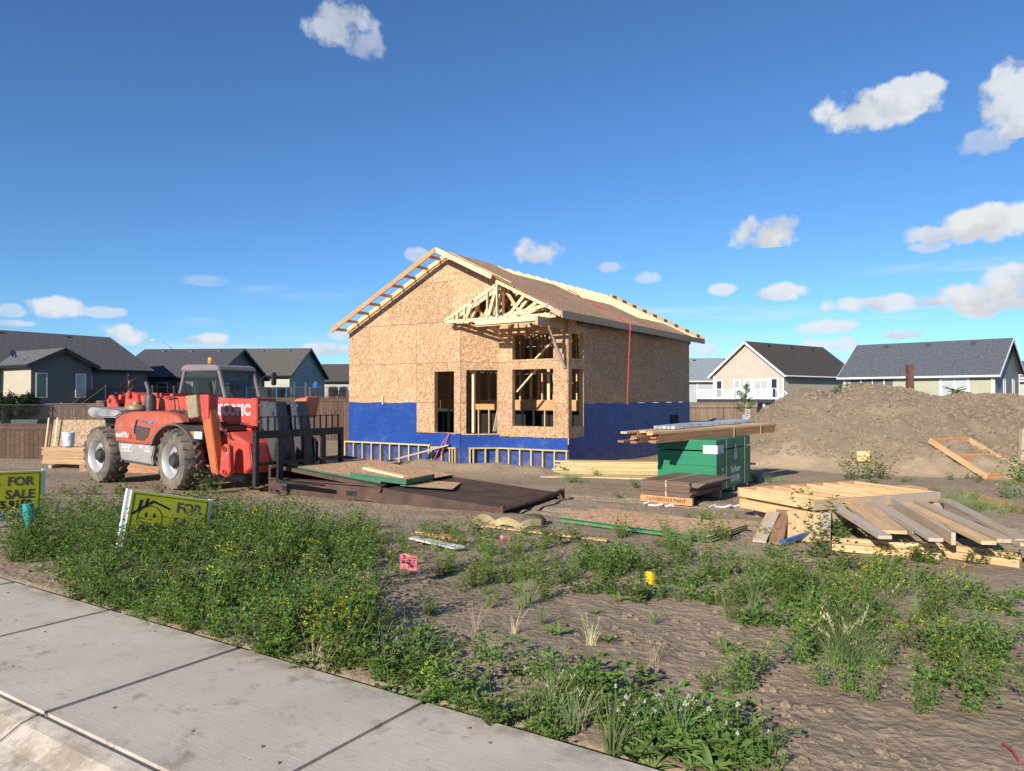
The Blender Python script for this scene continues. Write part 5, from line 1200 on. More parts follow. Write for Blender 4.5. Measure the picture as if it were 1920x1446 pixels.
# --- trampoline, barbecues and a person on the yard deck of the taupe house
def yard_deck():
    dz = 1.45; t = thing('yard_deck', 'dark raised deck with thin black railing behind the tall brown fence', 'deck', (0, 0, GRN), 0)
    X0, X1, Y0, Y1 = -26.5, -15.8, 70.5, 73.4
    MB().bx(X0, X1, Y0, Y1, dz+.2, dz+.45).build('deck_floor', DW, t)
    for px in np.linspace(X0, X1, 7): MB().bx(px-.05, px+.05, Y0, Y0+.1, 0, dz+1.5).build('post', DW, t)
    for z_ in (dz+.55, dz+1.45): MB().bx(X0, X1, Y0+.02, Y0+.07, z_, z_+.05).build('rail', BLACK_M, t)
    bl = MB(); k = X0
    while k < X1: bl.bx(k, k+.02, Y0+.03, Y0+.05, dz+.5, dz+1.45); k += .14
    bl.build('balusters', BLACK_M, t)['kind'] = 'stuff'
    fl = GRN+dz+.45
    tr = thing('trampoline', 'trampoline with blue padded poles and black safety net behind the fence', 'trampoline', (-22.7, 68.2, GRN)); BP = paint('blue_pad', (.02, .16, .50), None, 3., .5)
    for i in range(6): an = i*math.pi/3+.3; MB().tube([(1.75*math.cos(an), 1.75*math.sin(an), 0), (1.75*math.cos(an), 1.75*math.sin(an), 2.9)], .06, 8).build('padded_pole', BP, tr)
    n = 36; net = MB().add([(1.74*math.cos(2*math.pi*i/n), 1.74*math.sin(2*math.pi*i/n), z_) for i in range(n) for z_ in (.9, 2.75)], [(2*i, 2*((i+1) % n), 2*((i+1) % n)+1, 2*i+1) for i in range(n)])
    net.build('safety_net', clear_glass('net_black', (.02, .02, .022), .72), tr); MB().lathe([(0, .88), (1.7, .88), (1.8, .92), (1.8, .84), (0, .84)], 36, 'z').build('jumping_mat', BLKH, tr)
    for bxx, lb in ((-17.35, 'black covered barbecue on the deck, left one'), (-16.35, 'black covered barbecue on the deck, right one next to the new house')):
        bq = MB().prism([(-.45, 0), (-.42, .75), (-.30, 1.1), (.30, 1.1), (.42, .75), (.45, 0)], -.3, .3).build('barbecue', BLKH, None, bevel=.06, loc=(bxx, 71.5, fl)); tag(bq, lb, 'barbecue', 'covered barbecues')
    # person standing, seen from the waist up over the railing
    pv = [(0, 0, .92), (0, 0, 1.15), (0, .0, 1.42), (0, 0, 1.50), (0, -.02, 1.66), (-.09, 0, .90), (-.11, .0, .5), (-.11, .03, .06), (-.12, -.12, .03), (.09, 0, .90), (.11, 0, .5), (.11, .03, .06), (.12, -.12, .03), (-.19, 0, 1.40), (-.25, .02, 1.13), (-.2, -.14, .95), (.19, 0, 1.40), (.25, .02, 1.13), (.2, -.14, .95)]
    pe = [(0, 1), (1, 2), (2, 3), (3, 4), (0, 5), (5, 6), (6, 7), (7, 8), (0, 9), (9, 10), (10, 11), (11, 12), (2, 13), (13, 14), (14, 15), (2, 16), (16, 17), (17, 18)]
    pr = [.15, .15, .17, .06, .105, .10, .07, .05, .045, .10, .07, .05, .045, .07, .055, .045, .07, .055, .045]
    me = bpy.data.meshes.new('person'); me.from_pydata(pv, pe, [])
    o = link('person', me, None, loc=(-19.1, 71.6, fl), rot=(0, 0, R(15))); sk = o.modifiers.new('skin', 'SKIN')
    for i, r_ in enumerate(pr): me.skin_vertices[0].data[i].radius = (r_, r_*.8); me.skin_vertices[0].data[i].use_root = i == 0
    o.modifiers.new('sub', 'SUBSURF').render_levels = 2
    def pm(t_, bs):
        zz = t_.n('ShaderNodeSeparateXYZ', {0: t_.n('ShaderNodeTexCoord').outputs['Object']}).outputs[2]
        c = t_.mix(t_.m('GREATER_THAN', zz, .92), (.012, .012, .014), (.015, .12, .42)); c = t_.mix(t_.m('GREATER_THAN', zz, 1.50), c, (.35, .20, .14)); setc(t_, bs, c, .7)
    me.materials.append(mat('person_clothes', pm)); tag(o, 'person in a blue jacket and dark trousers standing on the deck behind the fence', 'person')
    hr = MB().lathe([(0, .13), (.07, .115), (.115, .05), (.118, -.03), (.09, -.10)], 14, 'z').build('hair', BLKH, o, smooth=True, loc=(0, .015, 1.69))
yard_deck()
# --- right side: pale blue house, beige gable house with white deck, grey-roofed house
x, y, z = at(1270, 92)
H1, FR, RT, LT, rz = gable_house('neighbour_house', 'pale grey house with light blue-grey roof, partly hidden by the new house', (x-3, y+3, GRN), R(-2), 13.5, 10, 4.3, R(30), (.40, .41, .43), (.24, .265, .28), gut=WHITE_P)
MB().bx(6.2, 6.3, -.12, -.02, .2, 4.2).build('downspout', WHITE_P, H1)
xo, yo_ = (1352-960)/FPX*82, 82.
an = R(38); L_, W_ = 15, 8.6
# gable faces the street-left; origin at the near right corner of the gable
rc = Vector(((1469-960)/FPX*75.5, 75.5, GRN))
F_, FR, RT, LT, rz = gable_house('neighbour_house', 'beige sided house with white-trimmed gable and white deck, right of the new house', (rc.x, rc.y, GRN), an, L_, W_, 4.55, R(38), (.50, .42, .335), (.085, .066, .058), gut=WHITE_P, base=.2)
for xw, ww, hh, zz_, g in ((.45, .62, 1.75, 2.0, GLASS_D), (2.75, .62, 1.6, 2.15, GLASS_L), (4.1, .62, 1.6, 2.15, GLASS_L), (7.25, .62, 1.9, 1.95, GLASS_D)): window(F_, LT, xw, zz_, ww, hh, WHITE_P, .17, g, bars=[('h', .5)])
window(F_, LT, 5.2, 1.72, 1.55, 2.0, WHITE_P, .16, GLASS_L, bars=[('v', .5)], nm='patio_door')
def white_deck():
    M = F_.matrix_basis.copy(); Md = Matrix.Translation(rc) @ Matrix.Rotation(an, 4, 'Z') @ LT
    t = thing('white_deck', 'white-railed raised deck with stairs on the beige gable house', 'deck', mtx=Md)
    zd, D_ = 1.75, 2.6
    MB().bx(-.3, 8.9, -D_, -.05, zd-.35, zd).build('deck_floor', NAVY, t)
    for px in np.linspace(-.3, 8.9, 5): MB().bx(px-.06, px+.06, -D_, -D_+.12, zd, zd+1.08).build('post', WHITE_P, t)
    for z_ in (zd+.08, zd+1.0): MB().bx(-.3, 8.9, -D_+.03, -D_+.09, z_, z_+.06).build('rail', WHITE_P, t)
    bl = MB(); k = -.25
    while k < 8.9: bl.bx(k, k+.035, -D_+.04, -D_+.075, zd+.1, zd+1.0); k += .13
    bl.build('balusters', WHITE_P, t)['kind'] = 'stuff'
    MB().bx(0, 1.1, -2.3, -2.1, 0, zd-.3).build('support_post', siding_mat('siding_cream', (.5, .46, .40)), t); MB().bx(7.7, 7.9, -2.3, -2.1, 0, zd-.3).build('support_post', WHITE_P, t)
    for i in range(8): MB().bx(8.9+i*.28, 9.2+i*.28, -1.9, -.8, zd-.2-i*.2, zd-.16-i*.2).build('stair_tread', WHITE_P, t)
    for yy in (-1.95, -.75):
        MB().bar((8.9, yy, zd+1.03), (11.1, yy, zd-.6), .06, .07).build('handrail', WHITE_P, t)
        bl = MB()
        for i in range(15): bl.bx(8.95+i*.15, 8.985+i*.15, yy-.02, yy+.02, zd-.15-i*.11, zd+1.0-i*.111)
        bl.build('balusters', WHITE_P, t)['kind'] = 'stuff'
    MB().bx(3.4, 4.4, -1.4, -.9, zd+.02, zd+.8).build('patio_chair', WHITE_P, t, bevel=.05)
white_deck()
lo = Vector(((1583-960)/FPX*70, 70., GRN))
G_, FR, RT, LT, rz = gable_house('neighbour_house', 'green-beige house with wide slate-grey roof and white gutter behind the dirt mound', (lo.x, lo.y, GRN), R(-45), 12.2, 9.3, 4.1, R(33), (.36, .34, .235), (.105, .11, .125), gut=WHITE_P, rake=.5, base=.4)
for o in list(G_.children):
    if o.name.startswith('gable_wall'): o.data.materials[0] = siding_mat('siding_shaded_gable', (.20, .20, .19))  # gable siding darkened, its shade put into the colour
window(G_, FR, 8.3, 1.55, 1.9, 2.0, WHITE_P, .2, GLASS_L, bars=[('v', .5)]); window(G_, FR, 1.6, 1.6, 1.9, 2.1, WHITE_P, .12, GLASS_L, bars=[('v', .5)], nm='patio_door')
MB().bx(.6, 4.3, -.03, .0, .4, 3.9).build('entry_panel', siding_mat('siding_dark_recess', (.09, .09, .09)), G_)
window(G_, RT, 3.2, 2.0, .6, 1.5, WHITE_P, .1, GLASS_L); window(G_, RT, 6.6, 2.0, .6, 1.5, WHITE_P, .1, GLASS_L); MB().bx(12.0, 12.1, -.14, -.04, .2, 3.9).build('downspout', WHITE_P, G_)
x, y, z = at(1905, 78); gable_house('neighbour_house', 'brown-roofed house cut by the right edge of the picture', (x-1.2, y+6, GRN), R(-30), 13, 9, 4.0, R(25), (.36, .34, .24), (.13, .11, .10), gut=WHITE_P)
# carved post and white rail behind the mound
q = PD(1706, 720, 45.); tag(MB().prism([(-.16, -2.2), (-.2, .1), (-.14, .2), (-.2, .45), (-.12, .6), (-.19, .85), (-.19, 1.18), (.19, 1.18), (.19, .85), (.12, .6), (.2, .45), (.14, .2), (.2, .1), (.16, -2.2)], -.16, .16).build('carved_post', wood('carved_wood', (.16, .065, .045), (.11, .045, .035), .1), None, bevel=.03, loc=q), 'carved reddish-brown post standing behind the dirt mound', 'post')
# ================================================================ fences
def fence(name, label, a, b, z0, z1, m_, bw=.14, gap=.01, cap=True, posts=None, ground=None):
    a = Vector(a); b = Vector(b); d = (b-a); L = d.length; ang_ = math.atan2(d.y, d.x); t = thing(name, label, 'fence', (a.x, a.y, 0), ang_)
    n = int(L/(bw+gap)); k_ = ('fb', round(bw, 3), round(z1-z0, 2), m_.name)
    if k_ not in _bm: me = MB().bx(-bw/2, bw/2, -.01, .01, z0, z1).mesh(); me.materials.append(m_); _bm[k_] = me
    for i in range(n): link('fence_board', _bm[k_], None, t, loc=((i+.5)*L/n, 0, random.uniform(-.012, .012)))
    if cap: MB().bx(0, L, -.05, .05, z1, z1+.045).bx(0, L, -.035, -.012, z1-.14, z1).build('cap_rail', m_, t)
    for i in range(int(L/2.4)+1): MB().bx(min(i*2.4, L-.1), min(i*2.4, L-.1)+.1, .012, .11, z0, z1+.12).build('post', m_, t)
    return t
fence('wood_fence', 'low brown board fence behind the new lumber stack at the left edge', (-22, 23.2, 0), (-13.75, 22.75, 0), -.6, .72, FENCE)
fence('wood_fence', 'tall dark brown fence between the telehandler and the unfinished house', (-12.9, 35.6, 0), (-4.6, 33.6, 0), -.5, 1.52, FENCE)
fence('wood_fence', 'greyed lattice-topped fence beside the deck stairs of the dark house', (-29.2, 43, 0), (-25.2, 45.5, 0), -.4, 1.15, FENCE2)
fence('wood_fence', 'brown back fence under the white deck, right of the new house', (14.2, 61, 0), (20.5, 61.5, 0), -.45, 1.1, FENCE2)
fence('wood_fence', 'short brown fence length beside the utility pedestal', (21.6, 59.5, 0), (27.0, 60.5, 0), -.45, 1.0, FENCE)
fence('wood_fence', 'dark fence at the right edge behind the mound', (37.8, 56, 0), (46, 50, 0), -.45, .95, FENCE)
def chain_link(label, a, b, h):
    a = Vector(a); b = Vector(b); L = (b-a).length; t = thing('chain_link_fence', label, 'fence', (a.x, a.y, GRN), math.atan2(b.y-a.y, b.x-a.x))
    for i in range(int(L/2.6)+1): MB().tube([(i*2.6, 0, 0), (i*2.6, 0, h+.04)], .035, 8).build('post', BLACK_M, t)
    MB().tube([(0, 0, h), (L, 0, h)], .025, 8).build('top_rail', BLACK_M, t)
    w_ = MB(); s_ = .16; n = int(L/s_)
    for i in range(-int(h/s_), n):
        for sg in (1, -1):
            x0, z0, x1, z1 = (i*s_, 0, i*s_+h, h) if sg > 0 else (i*s_, h, i*s_+h, 0)
            if x1 < .05 or x0 > L: continue
            if x0 < 0: z0 += -x0*(1 if sg > 0 else -1); x0 = 0
            if x1 > L: z1 -= (x1-L)*(1 if sg > 0 else -1); x1 = L
            w_.bar((x0, 0, z0), (x1, 0, z1), .006, .006)
    w_.build('wire_mesh', BLACK_M, t)['kind'] = 'stuff'
chain_link('black chain-link fence before the white-decked house', (13.0, 54, 0), (26, 55.5, 0), 1.2)
chain_link('black chain-link fence before the shrubs at the left edge', (-31.5, 41.5, 0), (-24.5, 42.5, 0), 1.55)
# utility pedestal, transformer boxes, street lamp
q = at(1399, 52); MB_ = MB().bx(-.28, .28, -.2, .2, 0, .75).build('utility_pedestal', paint('pedestal_grey', (.42, .41, .38), None, 3., .5), None, bevel=.02, loc=(q[0], q[1], GRN)); tag(MB_, 'grey utility pedestal with a meter behind the sheet stack', 'utility box')
MB().bx(-.16, .2, -.26, -.2, .72, 1.15).lathe([(.12, -.33), (.12, -.25), (0, -.34)], 16, 'y', (.0, 0, .95)).build('meter', MATS['pedestal_grey'], MB_)
q = at(58, 38); tb = MB().bx(-.7, .7, -.5, .5, 0, .85).build('transformer_box', paint('transformer_green', (.02, .055, .04), None, 3., .5), None, bevel=.03, loc=(q[0], q[1], GRN)); tag(tb, 'dark green transformer box before the shrubs at the left', 'utility box')
q = at(324, 130); lp = MB().tube([(0, 0, 0), (0, 0, 9.2), (-.3, 0, 10.6), (-1.6, 0, 11.6), (-3.2, 0, 12.0)], [.1, .07, .06, .05, .04], 8).build('street_lamp', GALV, None, smooth=True, loc=(q[0], q[1], GRN)); tag(lp, 'tall curved street lamp rising behind the roofs at the left', 'street lamp')
MB().box((-3.6, 0, 12.02), (.8, .3, .14)).build('lamp_head', GALV, lp, bevel=.03)

# ================================================================ vegetation
PROTO = bpy.data.collections.new('plant_prototypes')          # never linked to the scene: only scattered from
def leafmat(name, c1, c2, trans=.25, rough=.55):
    def b(t, bs):
        r_ = t.n('ShaderNodeObjectInfo').outputs['Random']; g = t.n('ShaderNodeNewGeometry').outputs['Random Per Island']
        col = t.mix(g, c1, c2); hs = t.n('ShaderNodeHueSaturation', {'Color': col, 'Value': t.m('ADD', t.m('MULTIPLY', r_, .5), .75), 'Hue': t.m('ADD', t.m('MULTIPLY', r_, .035), .482)})
        setc(t, bs, hs.outputs[0], rough, spec=.3)
        tr = t.n('ShaderNodeBsdfTranslucent', {'Color': hs.outputs[0]}); mx = t.n('ShaderNodeMixShader', {0: trans, 1: bs.outputs[0], 2: tr.outputs[0]})
        o = [n for n in t.t.nodes if n.type == 'OUTPUT_MATERIAL'][0]; t.t.links.new(mx.outputs[0], o.inputs[0])
    return mat(name, b)
LF = leafmat('leaf_alfalfa', (.075, .16, .026), (.19, .29, .055)); LF2 = leafmat('leaf_broad', (.12, .20, .045), (.18, .27, .07)); STEM = leafmat('stem_green', (.10, .14, .04), (.18, .19, .06), .1)
YF = leafmat('petal_yellow', (.75, .62, .01), (.85, .72, .02), .2); GRS = leafmat('grass_blade', (.09, .15, .04), (.19, .235, .085), .2); DRY = leafmat('dry_stalk', (.42, .34, .18), (.55, .46, .27), .15); PINK = leafmat('clover_head', (.62, .48, .45), (.72, .62, .58), .2)
REDL = leafmat('leaf_purple', (.10, .025, .03), (.16, .045, .04), .2); EVG = leafmat('needle_evergreen', (.028, .055, .022), (.045, .085, .03), .1)
class PB(MB):
    def leaf(s, p, d, up, L, w_, mi, bend=.15):
        d = d.normalized(); sd = d.cross(up)
        sd = sd.normalized() if sd.length > 1e-4 else Vector((1, 0, 0)); n_ = sd.cross(d)
        s.cur = mi; m_ = p+d*L*.5+n_*L*bend; s.add([p, m_+sd*w_*.5, p+d*L, m_-sd*w_*.5], [(0, 1, 2, 3)])
    def strip(s, pts, w0, w1, mi, side=None):
        s.cur = mi; n_ = len(pts); vs_ = []
        for i, p in enumerate(pts):
            d = (pts[min(i+1, n_-1)]-pts[max(i-1, 0)]).normalized(); sd = side or d.cross(Vector((.3, .7, .2))).normalized(); ww = w0+(w1-w0)*i/(n_-1); vs_ += [p+sd*ww/2, p-sd*ww/2]
        s.add(vs_, [(2*i, 2*i+1, 2*i+3, 2*i+2) for i in range(n_-1)])
def rdir(rs, e0=-.3, e1=1.): a = rs.uniform(0, 6.283); e = rs.uniform(e0, e1); return Vector((math.cos(a)*math.cos(e), math.sin(a)*math.cos(e), math.sin(e)))
def alfalfa(seed, h, spread, nst, fl=0., gap=.030, leafL=.033):
    rs = random.Random(seed); b = PB(); UP = Vector((0, 0, 1))
    for i in range(nst):
        a = rs.uniform(0, 6.283); ln = rs.uniform(.15, 1.)*spread; hh = h*rs.uniform(.4, 1.2)*(1-.25*ln/spread); p0 = Vector((math.cos(a)*.04*rs.random(), math.sin(a)*.04*rs.random(), -.02))
        pts = [p0+Vector((math.cos(a)*ln*t_**1.5, math.sin(a)*ln*t_**1.5, hh*t_*(1-.08*t_)))+Vector((rs.uniform(-.01, .01), rs.uniform(-.01, .01), 0)) for t_ in (0, .2, .4, .6, .8, 1.)]
        b.strip(pts, .004, .0015, 1)
        n_ = int(hh/gap)
        for k in range(n_):
            t_ = .12+.88*k/n_; f = t_*5; j = min(int(f), 4); p = pts[j].lerp(pts[j+1], f-j); d = rdir(rs, -.2, .8)
            flower = rs.random() < fl and t_ > .6
            if flower:
                q = p+d*.03
                for _ in range(7): b.leaf(q+rdir(rs, -1.5, 1.5)*.014, rdir(rs, -.5, 1.), UP, .014, .010, 2)
            br = d*rs.uniform(.012, .05); q = p+br
            for s3 in (-.8, 0, .8):
                dd = Matrix.Rotation(s3, 3, 'Z') @ d; dd.z += rs.uniform(-.2, .3); b.leaf(q, dd, UP, leafL*rs.uniform(.75, 1.25), leafL*.58, 0)
    return b.mesh(), [LF, STEM, YF]
def grass(seed, n, h, mi_head=False, mats=None):
    rs = random.Random(seed); b = PB()
    for i in range(n):
        a = rs.uniform(0, 6.283); L = h*rs.uniform(.5, 1.1); ln = rs.uniform(.1, .75); p0 = Vector((math.cos(a), math.sin(a), 0))*rs.uniform(0, .05)
        pts = [p0+Vector((math.cos(a)*ln*L*t_**1.8, math.sin(a)*ln*L*t_**1.8, L*t_*(1-.25*ln*t_))) for t_ in (0, .25, .5, .75, 1.)]
        b.strip(pts, .006, .0012, 0)
        if mi_head and i % 5 == 0:
            for k in range(14): b.leaf(pts[3].lerp(pts[4], k/13.)+Vector((0, 0, .02)), rdir(rs, .4, 1.3), Vector((0, 0, 1)), .022, .006, 1)
    return b.mesh(), mats or [GRS, DRY]
def rosette(seed, n, L):
    rs = random.Random(seed); b = PB(); b.cur = 0
    for i in range(n):
        a = 6.283*i/n+rs.uniform(-.3, .3); l_ = L*rs.uniform(.6, 1.15); el_ = rs.uniform(.35, 1.15); d = Vector((math.cos(a), math.sin(a), 0)); sd = Vector((-d.y, d.x, 0)); w_ = l_*rs.uniform(.2, .3); vs_ = []
        for t_, ww in ((0, .15), (.25, .7), (.5, 1.), (.75, .75), (1., .06)):
            c = d*l_*t_*math.cos(el_*(1-.5*t_))+Vector((0, 0, l_*t_*math.sin(el_)*(1-.45*t_))); jag = 1+.25*math.sin(t_*19+i)
            vs_ += [c+sd*w_*.5*ww*jag+Vector((0, 0, .012*ww)), c, c-sd*w_*.5*ww*jag+Vector((0, 0, .012*ww))]
        b.add(vs_, [(3*k+j, 3*k+j+1, 3*k+j+4, 3*k+j+3) for k in range(4) for j in range(2)])
    return b.mesh(smooth=True), [LF2]
def clover(seed, r_, n, heads):
    rs = random.Random(seed); b = PB(); UP = Vector((0, 0, 1))
    for i in range(n):
        a = rs.uniform(0, 6.283); q = Vector((math.cos(a), math.sin(a), 0))*r_*math.sqrt(rs.random()); q.z = rs.uniform(.03, .12)
        b.strip([Vector((q.x*.8, q.y*.8, -.01)), q], .003, .002, 1)
        for s3 in (0, 2.1, 4.2): b.leaf(q, Vector((math.cos(a+s3), math.sin(a+s3), .25)), UP, .022, .02, 0)
    for i in range(heads):
        a = rs.uniform(0, 6.283); q = Vector((math.cos(a), math.sin(a), 0))*r_*math.sqrt(rs.random()); q.z = rs.uniform(.10, .18); b.strip([Vector((q.x, q.y, 0)), q], .003, .002, 1)
        for _ in range(26): b.leaf(q, rdir(rs, -.8, 1.5), UP, .013, .007, 2)
    return b.mesh(), [LF, STEM, PINK]
def clod(seed):
    rs = random.Random(seed); bm = bmesh.new(); bmesh.ops.create_icosphere(bm, subdivisions=2, radius=1)
    for v in bm.verts: v.co *= rs.uniform(.65, 1.15); v.co.z *= .7
    me = bpy.data.meshes.new('clod'); bm.to_mesh(me); bm.free(); return me, [paint('clod_soil', (.27, .20, .13), (.21, .153, .10), 2., .95)]
KIND = {}
def proto(kind, items):
    KIND[kind] = bpy.data.collections.new('proto_'+kind)
    for i, (me, ms) in enumerate(items):
        if not me.materials:
            for x_ in ms: me.materials.append(x_)
        KIND[kind].objects.link(bpy.data.objects.new('proto_%s_%02d' % (kind, i), me))
proto('alf', [alfalfa(i, .46+.06*(i % 3), .20+.08*(i % 3), 9+2*(i % 3), .03) for i in range(6)]); proto('yel', [alfalfa(20+i, .50, .26, 10, .42) for i in range(3)]); proto('low', [alfalfa(40+i, .20+.04*i, .16, 9, .04 if i == 2 else 0, .02, .032) for i in range(3)])
proto('gra', [grass(60+i, 38, .30+.06*i, i == 2) for i in range(3)]); proto('ros', [rosette(80+i, 9+i, .17+.02*i) for i in range(3)]); proto('clo', [clover(90+i, .17, 70, 3+i) for i in range(2)]); proto('dry', [grass(100+i, 14, .34, True, [DRY, DRY]) for i in range(2)]); proto('clod', [clod(120+i) for i in range(4)])
def scatter(name, kind, pts, label, cat, smin=.7, smax=1.25, tilt=.15):
    n = len(pts)
    if not n: return
    me = bpy.data.meshes.new(name); me.from_pydata([tuple(p) for p in pts], [], [])
    ra = me.attributes.new('rot', 'FLOAT_VECTOR', 'POINT'); sa = me.attributes.new('scl', 'FLOAT', 'POINT'); ia = me.attributes.new('idx', 'INT', 'POINT')
    ra.data.foreach_set('vector', np.stack([rng.uniform(-tilt, tilt, n), rng.uniform(-tilt, tilt, n), rng.uniform(0, 6.283, n)], -1).ravel().astype(np.float32))
    sc = rng.uniform(smin, smax, n).astype(np.float32)
    if kind == 'clod': sc = (smin*(smax/smin)**(rng.random(n)**2.6)).astype(np.float32)
    sa.data.foreach_set('value', sc); ia.data.foreach_set('value', rng.integers(0, len(KIND[kind].objects), n).astype(np.int32))
    g = bpy.data.node_groups.new('scatter_'+name, 'GeometryNodeTree'); g.interface.new_socket('Geometry', in_out='INPUT', socket_type='NodeSocketGeometry'); g.interface.new_socket('Geometry', in_out='OUTPUT', socket_type='NodeSocketGeometry')
    N_ = g.nodes; gi = N_.new('NodeGroupInput'); go = N_.new('NodeGroupOutput'); ip = N_.new('GeometryNodeInstanceOnPoints'); ci_ = N_.new('GeometryNodeCollectionInfo')
    ci_.inputs['Collection'].default_value = KIND[kind]; ci_.inputs['Separate Children'].default_value = True; ci_.inputs['Reset Children'].default_value = True; ip.inputs['Pick Instance'].default_value = True
    def att(nm, ty): a_ = N_.new('GeometryNodeInputNamedAttribute'); a_.data_type = ty; a_.inputs[0].default_value = nm; return a_.outputs[0]
    Lk = g.links.new; Lk(gi.outputs[0], ip.inputs['Points']); Lk(ci_.outputs[0], ip.inputs['Instance']); Lk(att('idx', 'INT'), ip.inputs['Instance Index']); Lk(att('rot', 'FLOAT_VECTOR'), ip.inputs['Rotation']); Lk(att('scl', 'FLOAT'), ip.inputs['Scale']); Lk(ip.outputs[0], go.inputs[0])
    o = link(name, me); md = o.modifiers.new('scatter', 'NODES'); md.node_group = g
    return tag(o, label, cat, kind='stuff')
def poly_pts(px, dens, nseed=0, thr=None, nsc=1.2):
    """random ground points inside a polygon given by ground pixels; dens per square metre"""
    P_ = np.array([tuple(gp(u, v))[:2] for u, v in px]); lo, hi = P_.min(0), P_.max(0); n = rng.poisson(dens*np.prod(hi-lo)); q = rng.uniform(lo, hi, (n, 2)); ins = np.zeros(n, bool); j = len(P_)-1
    for i in range(len(P_)):
        a, b = P_[i], P_[j]; c = ((a[1] > q[:, 1]) != (b[1] > q[:, 1])) & (q[:, 0] < (b[0]-a[0])*(q[:, 1]-a[1])/(b[1]-a[1]+1e-12)+a[0]); ins ^= c; j = i
    q = q[ins]
    if thr is not None: q = q[fbm(q[:, 0]*nsc, q[:, 1]*nsc, 3, 70+nseed) > thr]
    s_ = (q[:, 0]-E0[0])*ND[0]+(q[:, 1]-E0[1])*ND[1]; q = q[s_ > -.03]
    return np.column_stack([q, gh(q[:, 0], q[:, 1])-.005])
def disc(u, v, r_, n, ell=1.):
    c = gp(u, v); a = rng.uniform(0, 6.283, n); rr = r_*np.sqrt(rng.random(n)); x_, y_ = c.x+rr*np.cos(a), c.y+rr*np.sin(a)*ell
    s_ = (x_-E0[0])*ND[0]+(y_-E0[1])*ND[1]; k = s_ > .03; x_, y_ = x_[k], y_[k]; return np.column_stack([x_, y_, gh(x_, y_)-.005])
cat_ = lambda *a: np.concatenate([x_ for x_ in a if len(x_)])
PL = [(0, 1010), (90, 985), (420, 990), (700, 1000), (1000, 1035), (1085, 1075), (1080, 1125), (900, 1150), (740, 1190), (640, 1240), (470, 1225), (330, 1180), (190, 1148), (85, 1100), (0, 1055)]
PL_B = [(0, 965), (420, 960), (760, 985), (760, 1005), (420, 992), (0, 1012)]
PS = [(620, 1225), (760, 1215), (950, 1240), (1130, 1290), (1340, 1345), (1440, 1446), (1060, 1446), (930, 1390), (760, 1325), (640, 1275), (480, 1225)]
PR = [(1085, 1045), (1330, 1045), (1400, 1055), (1640, 1070), (1920, 1120), (1920, 1330), (1640, 1290), (1480, 1210), (1250, 1150), (1090, 1115)]
PM = [(700, 1190), (1080, 1130), (1300, 1150), (1480, 1250), (1560, 1400), (1440, 1446), (1330, 1340), (1000, 1250)]
PE = [(1480, 1230), (1920, 1300), (1920, 1446), (1440, 1446)]
clumps = [(1290, 1062, .45, 10), (1225, 1050, .35, 6), (1470, 1085, .6, 16), (1545, 1120, .55, 14), (1400, 1120, .4, 9), (1640, 1135, .5, 10), (1660, 1210, .5, 11), (1850, 1185, .5, 12), (1905, 1230, .45, 10), (1365, 1262, .3, 8), (1560, 1250, .38, 9), (1640, 1290, .35, 8), (1845, 1290, .4, 10), (1905, 1345, .4, 9), (1180, 1075, .4, 7), (1010, 1075, .6, 14), (900, 1085, .5, 12)]
def clear(q, spots):
    for u, v, r_ in spots:
        c = gp(u, v); q = q[np.hypot(q[:, 0]-c.x, q[:, 1]-c.y) > r_]
    return q
EDGE = [(70, 1095), (190, 1125), (330, 1155), (480, 1195), (640, 1235), (700, 1250), (650, 1290), (470, 1236), (330, 1192), (190, 1155), (80, 1115)]
alf = cat_(poly_pts(PL, 30, 1, -.2), poly_pts(PL_B, 5, 2, .0), poly_pts(EDGE, 22, 15))
alf = clear(alf, [(300, 1085, .38), (350, 1090, .38), (255, 1080, .3), (390, 1075, .3), (50, 1010, .5), (90, 1000, .4), (810, 1045, .45), (765, 1110, .25), (15, 1080, .4)])
tall = alf[(alf[:, 0]/alf[:, 1]*FPX+960) < 700]; mid = alf[(alf[:, 0]/alf[:, 1]*FPX+960) >= 700]
scatter('alfalfa_weeds', 'alf', tall, 'knee-high leafy green weeds covering the left verge of the lot', 'weeds', .45, 1.1, .3)
scatter('alfalfa_weeds', 'alf', cat_(mid[::2], *[disc(u, v+8, r_, int(n*.65)) for u, v, r_, n in clumps]), 'shin-high green weed clumps in the middle and right foreground', 'weeds', .3, .72, .35)
yel = cat_(poly_pts([(430, 1170), (680, 1130), (700, 1200), (640, 1235), (480, 1222)], 12, 3), poly_pts(PL, 2.0, 4, .0), disc(1210, 1012, .4, 4, .4), disc(1330, 1015, .35, 4, .4), disc(1520, 1120, .5, 4), disc(1640, 1110, .5, 3), disc(1880, 1140, .4, 3), disc(1700, 1080, .4, 3), disc(1740, 1240, .3, 2), disc(790, 1320, .12, 2))
scatter('yellow_flowering_weeds', 'yel', yel, 'yellow-flowering weeds scattered through the green verge', 'weeds', .5, .92)
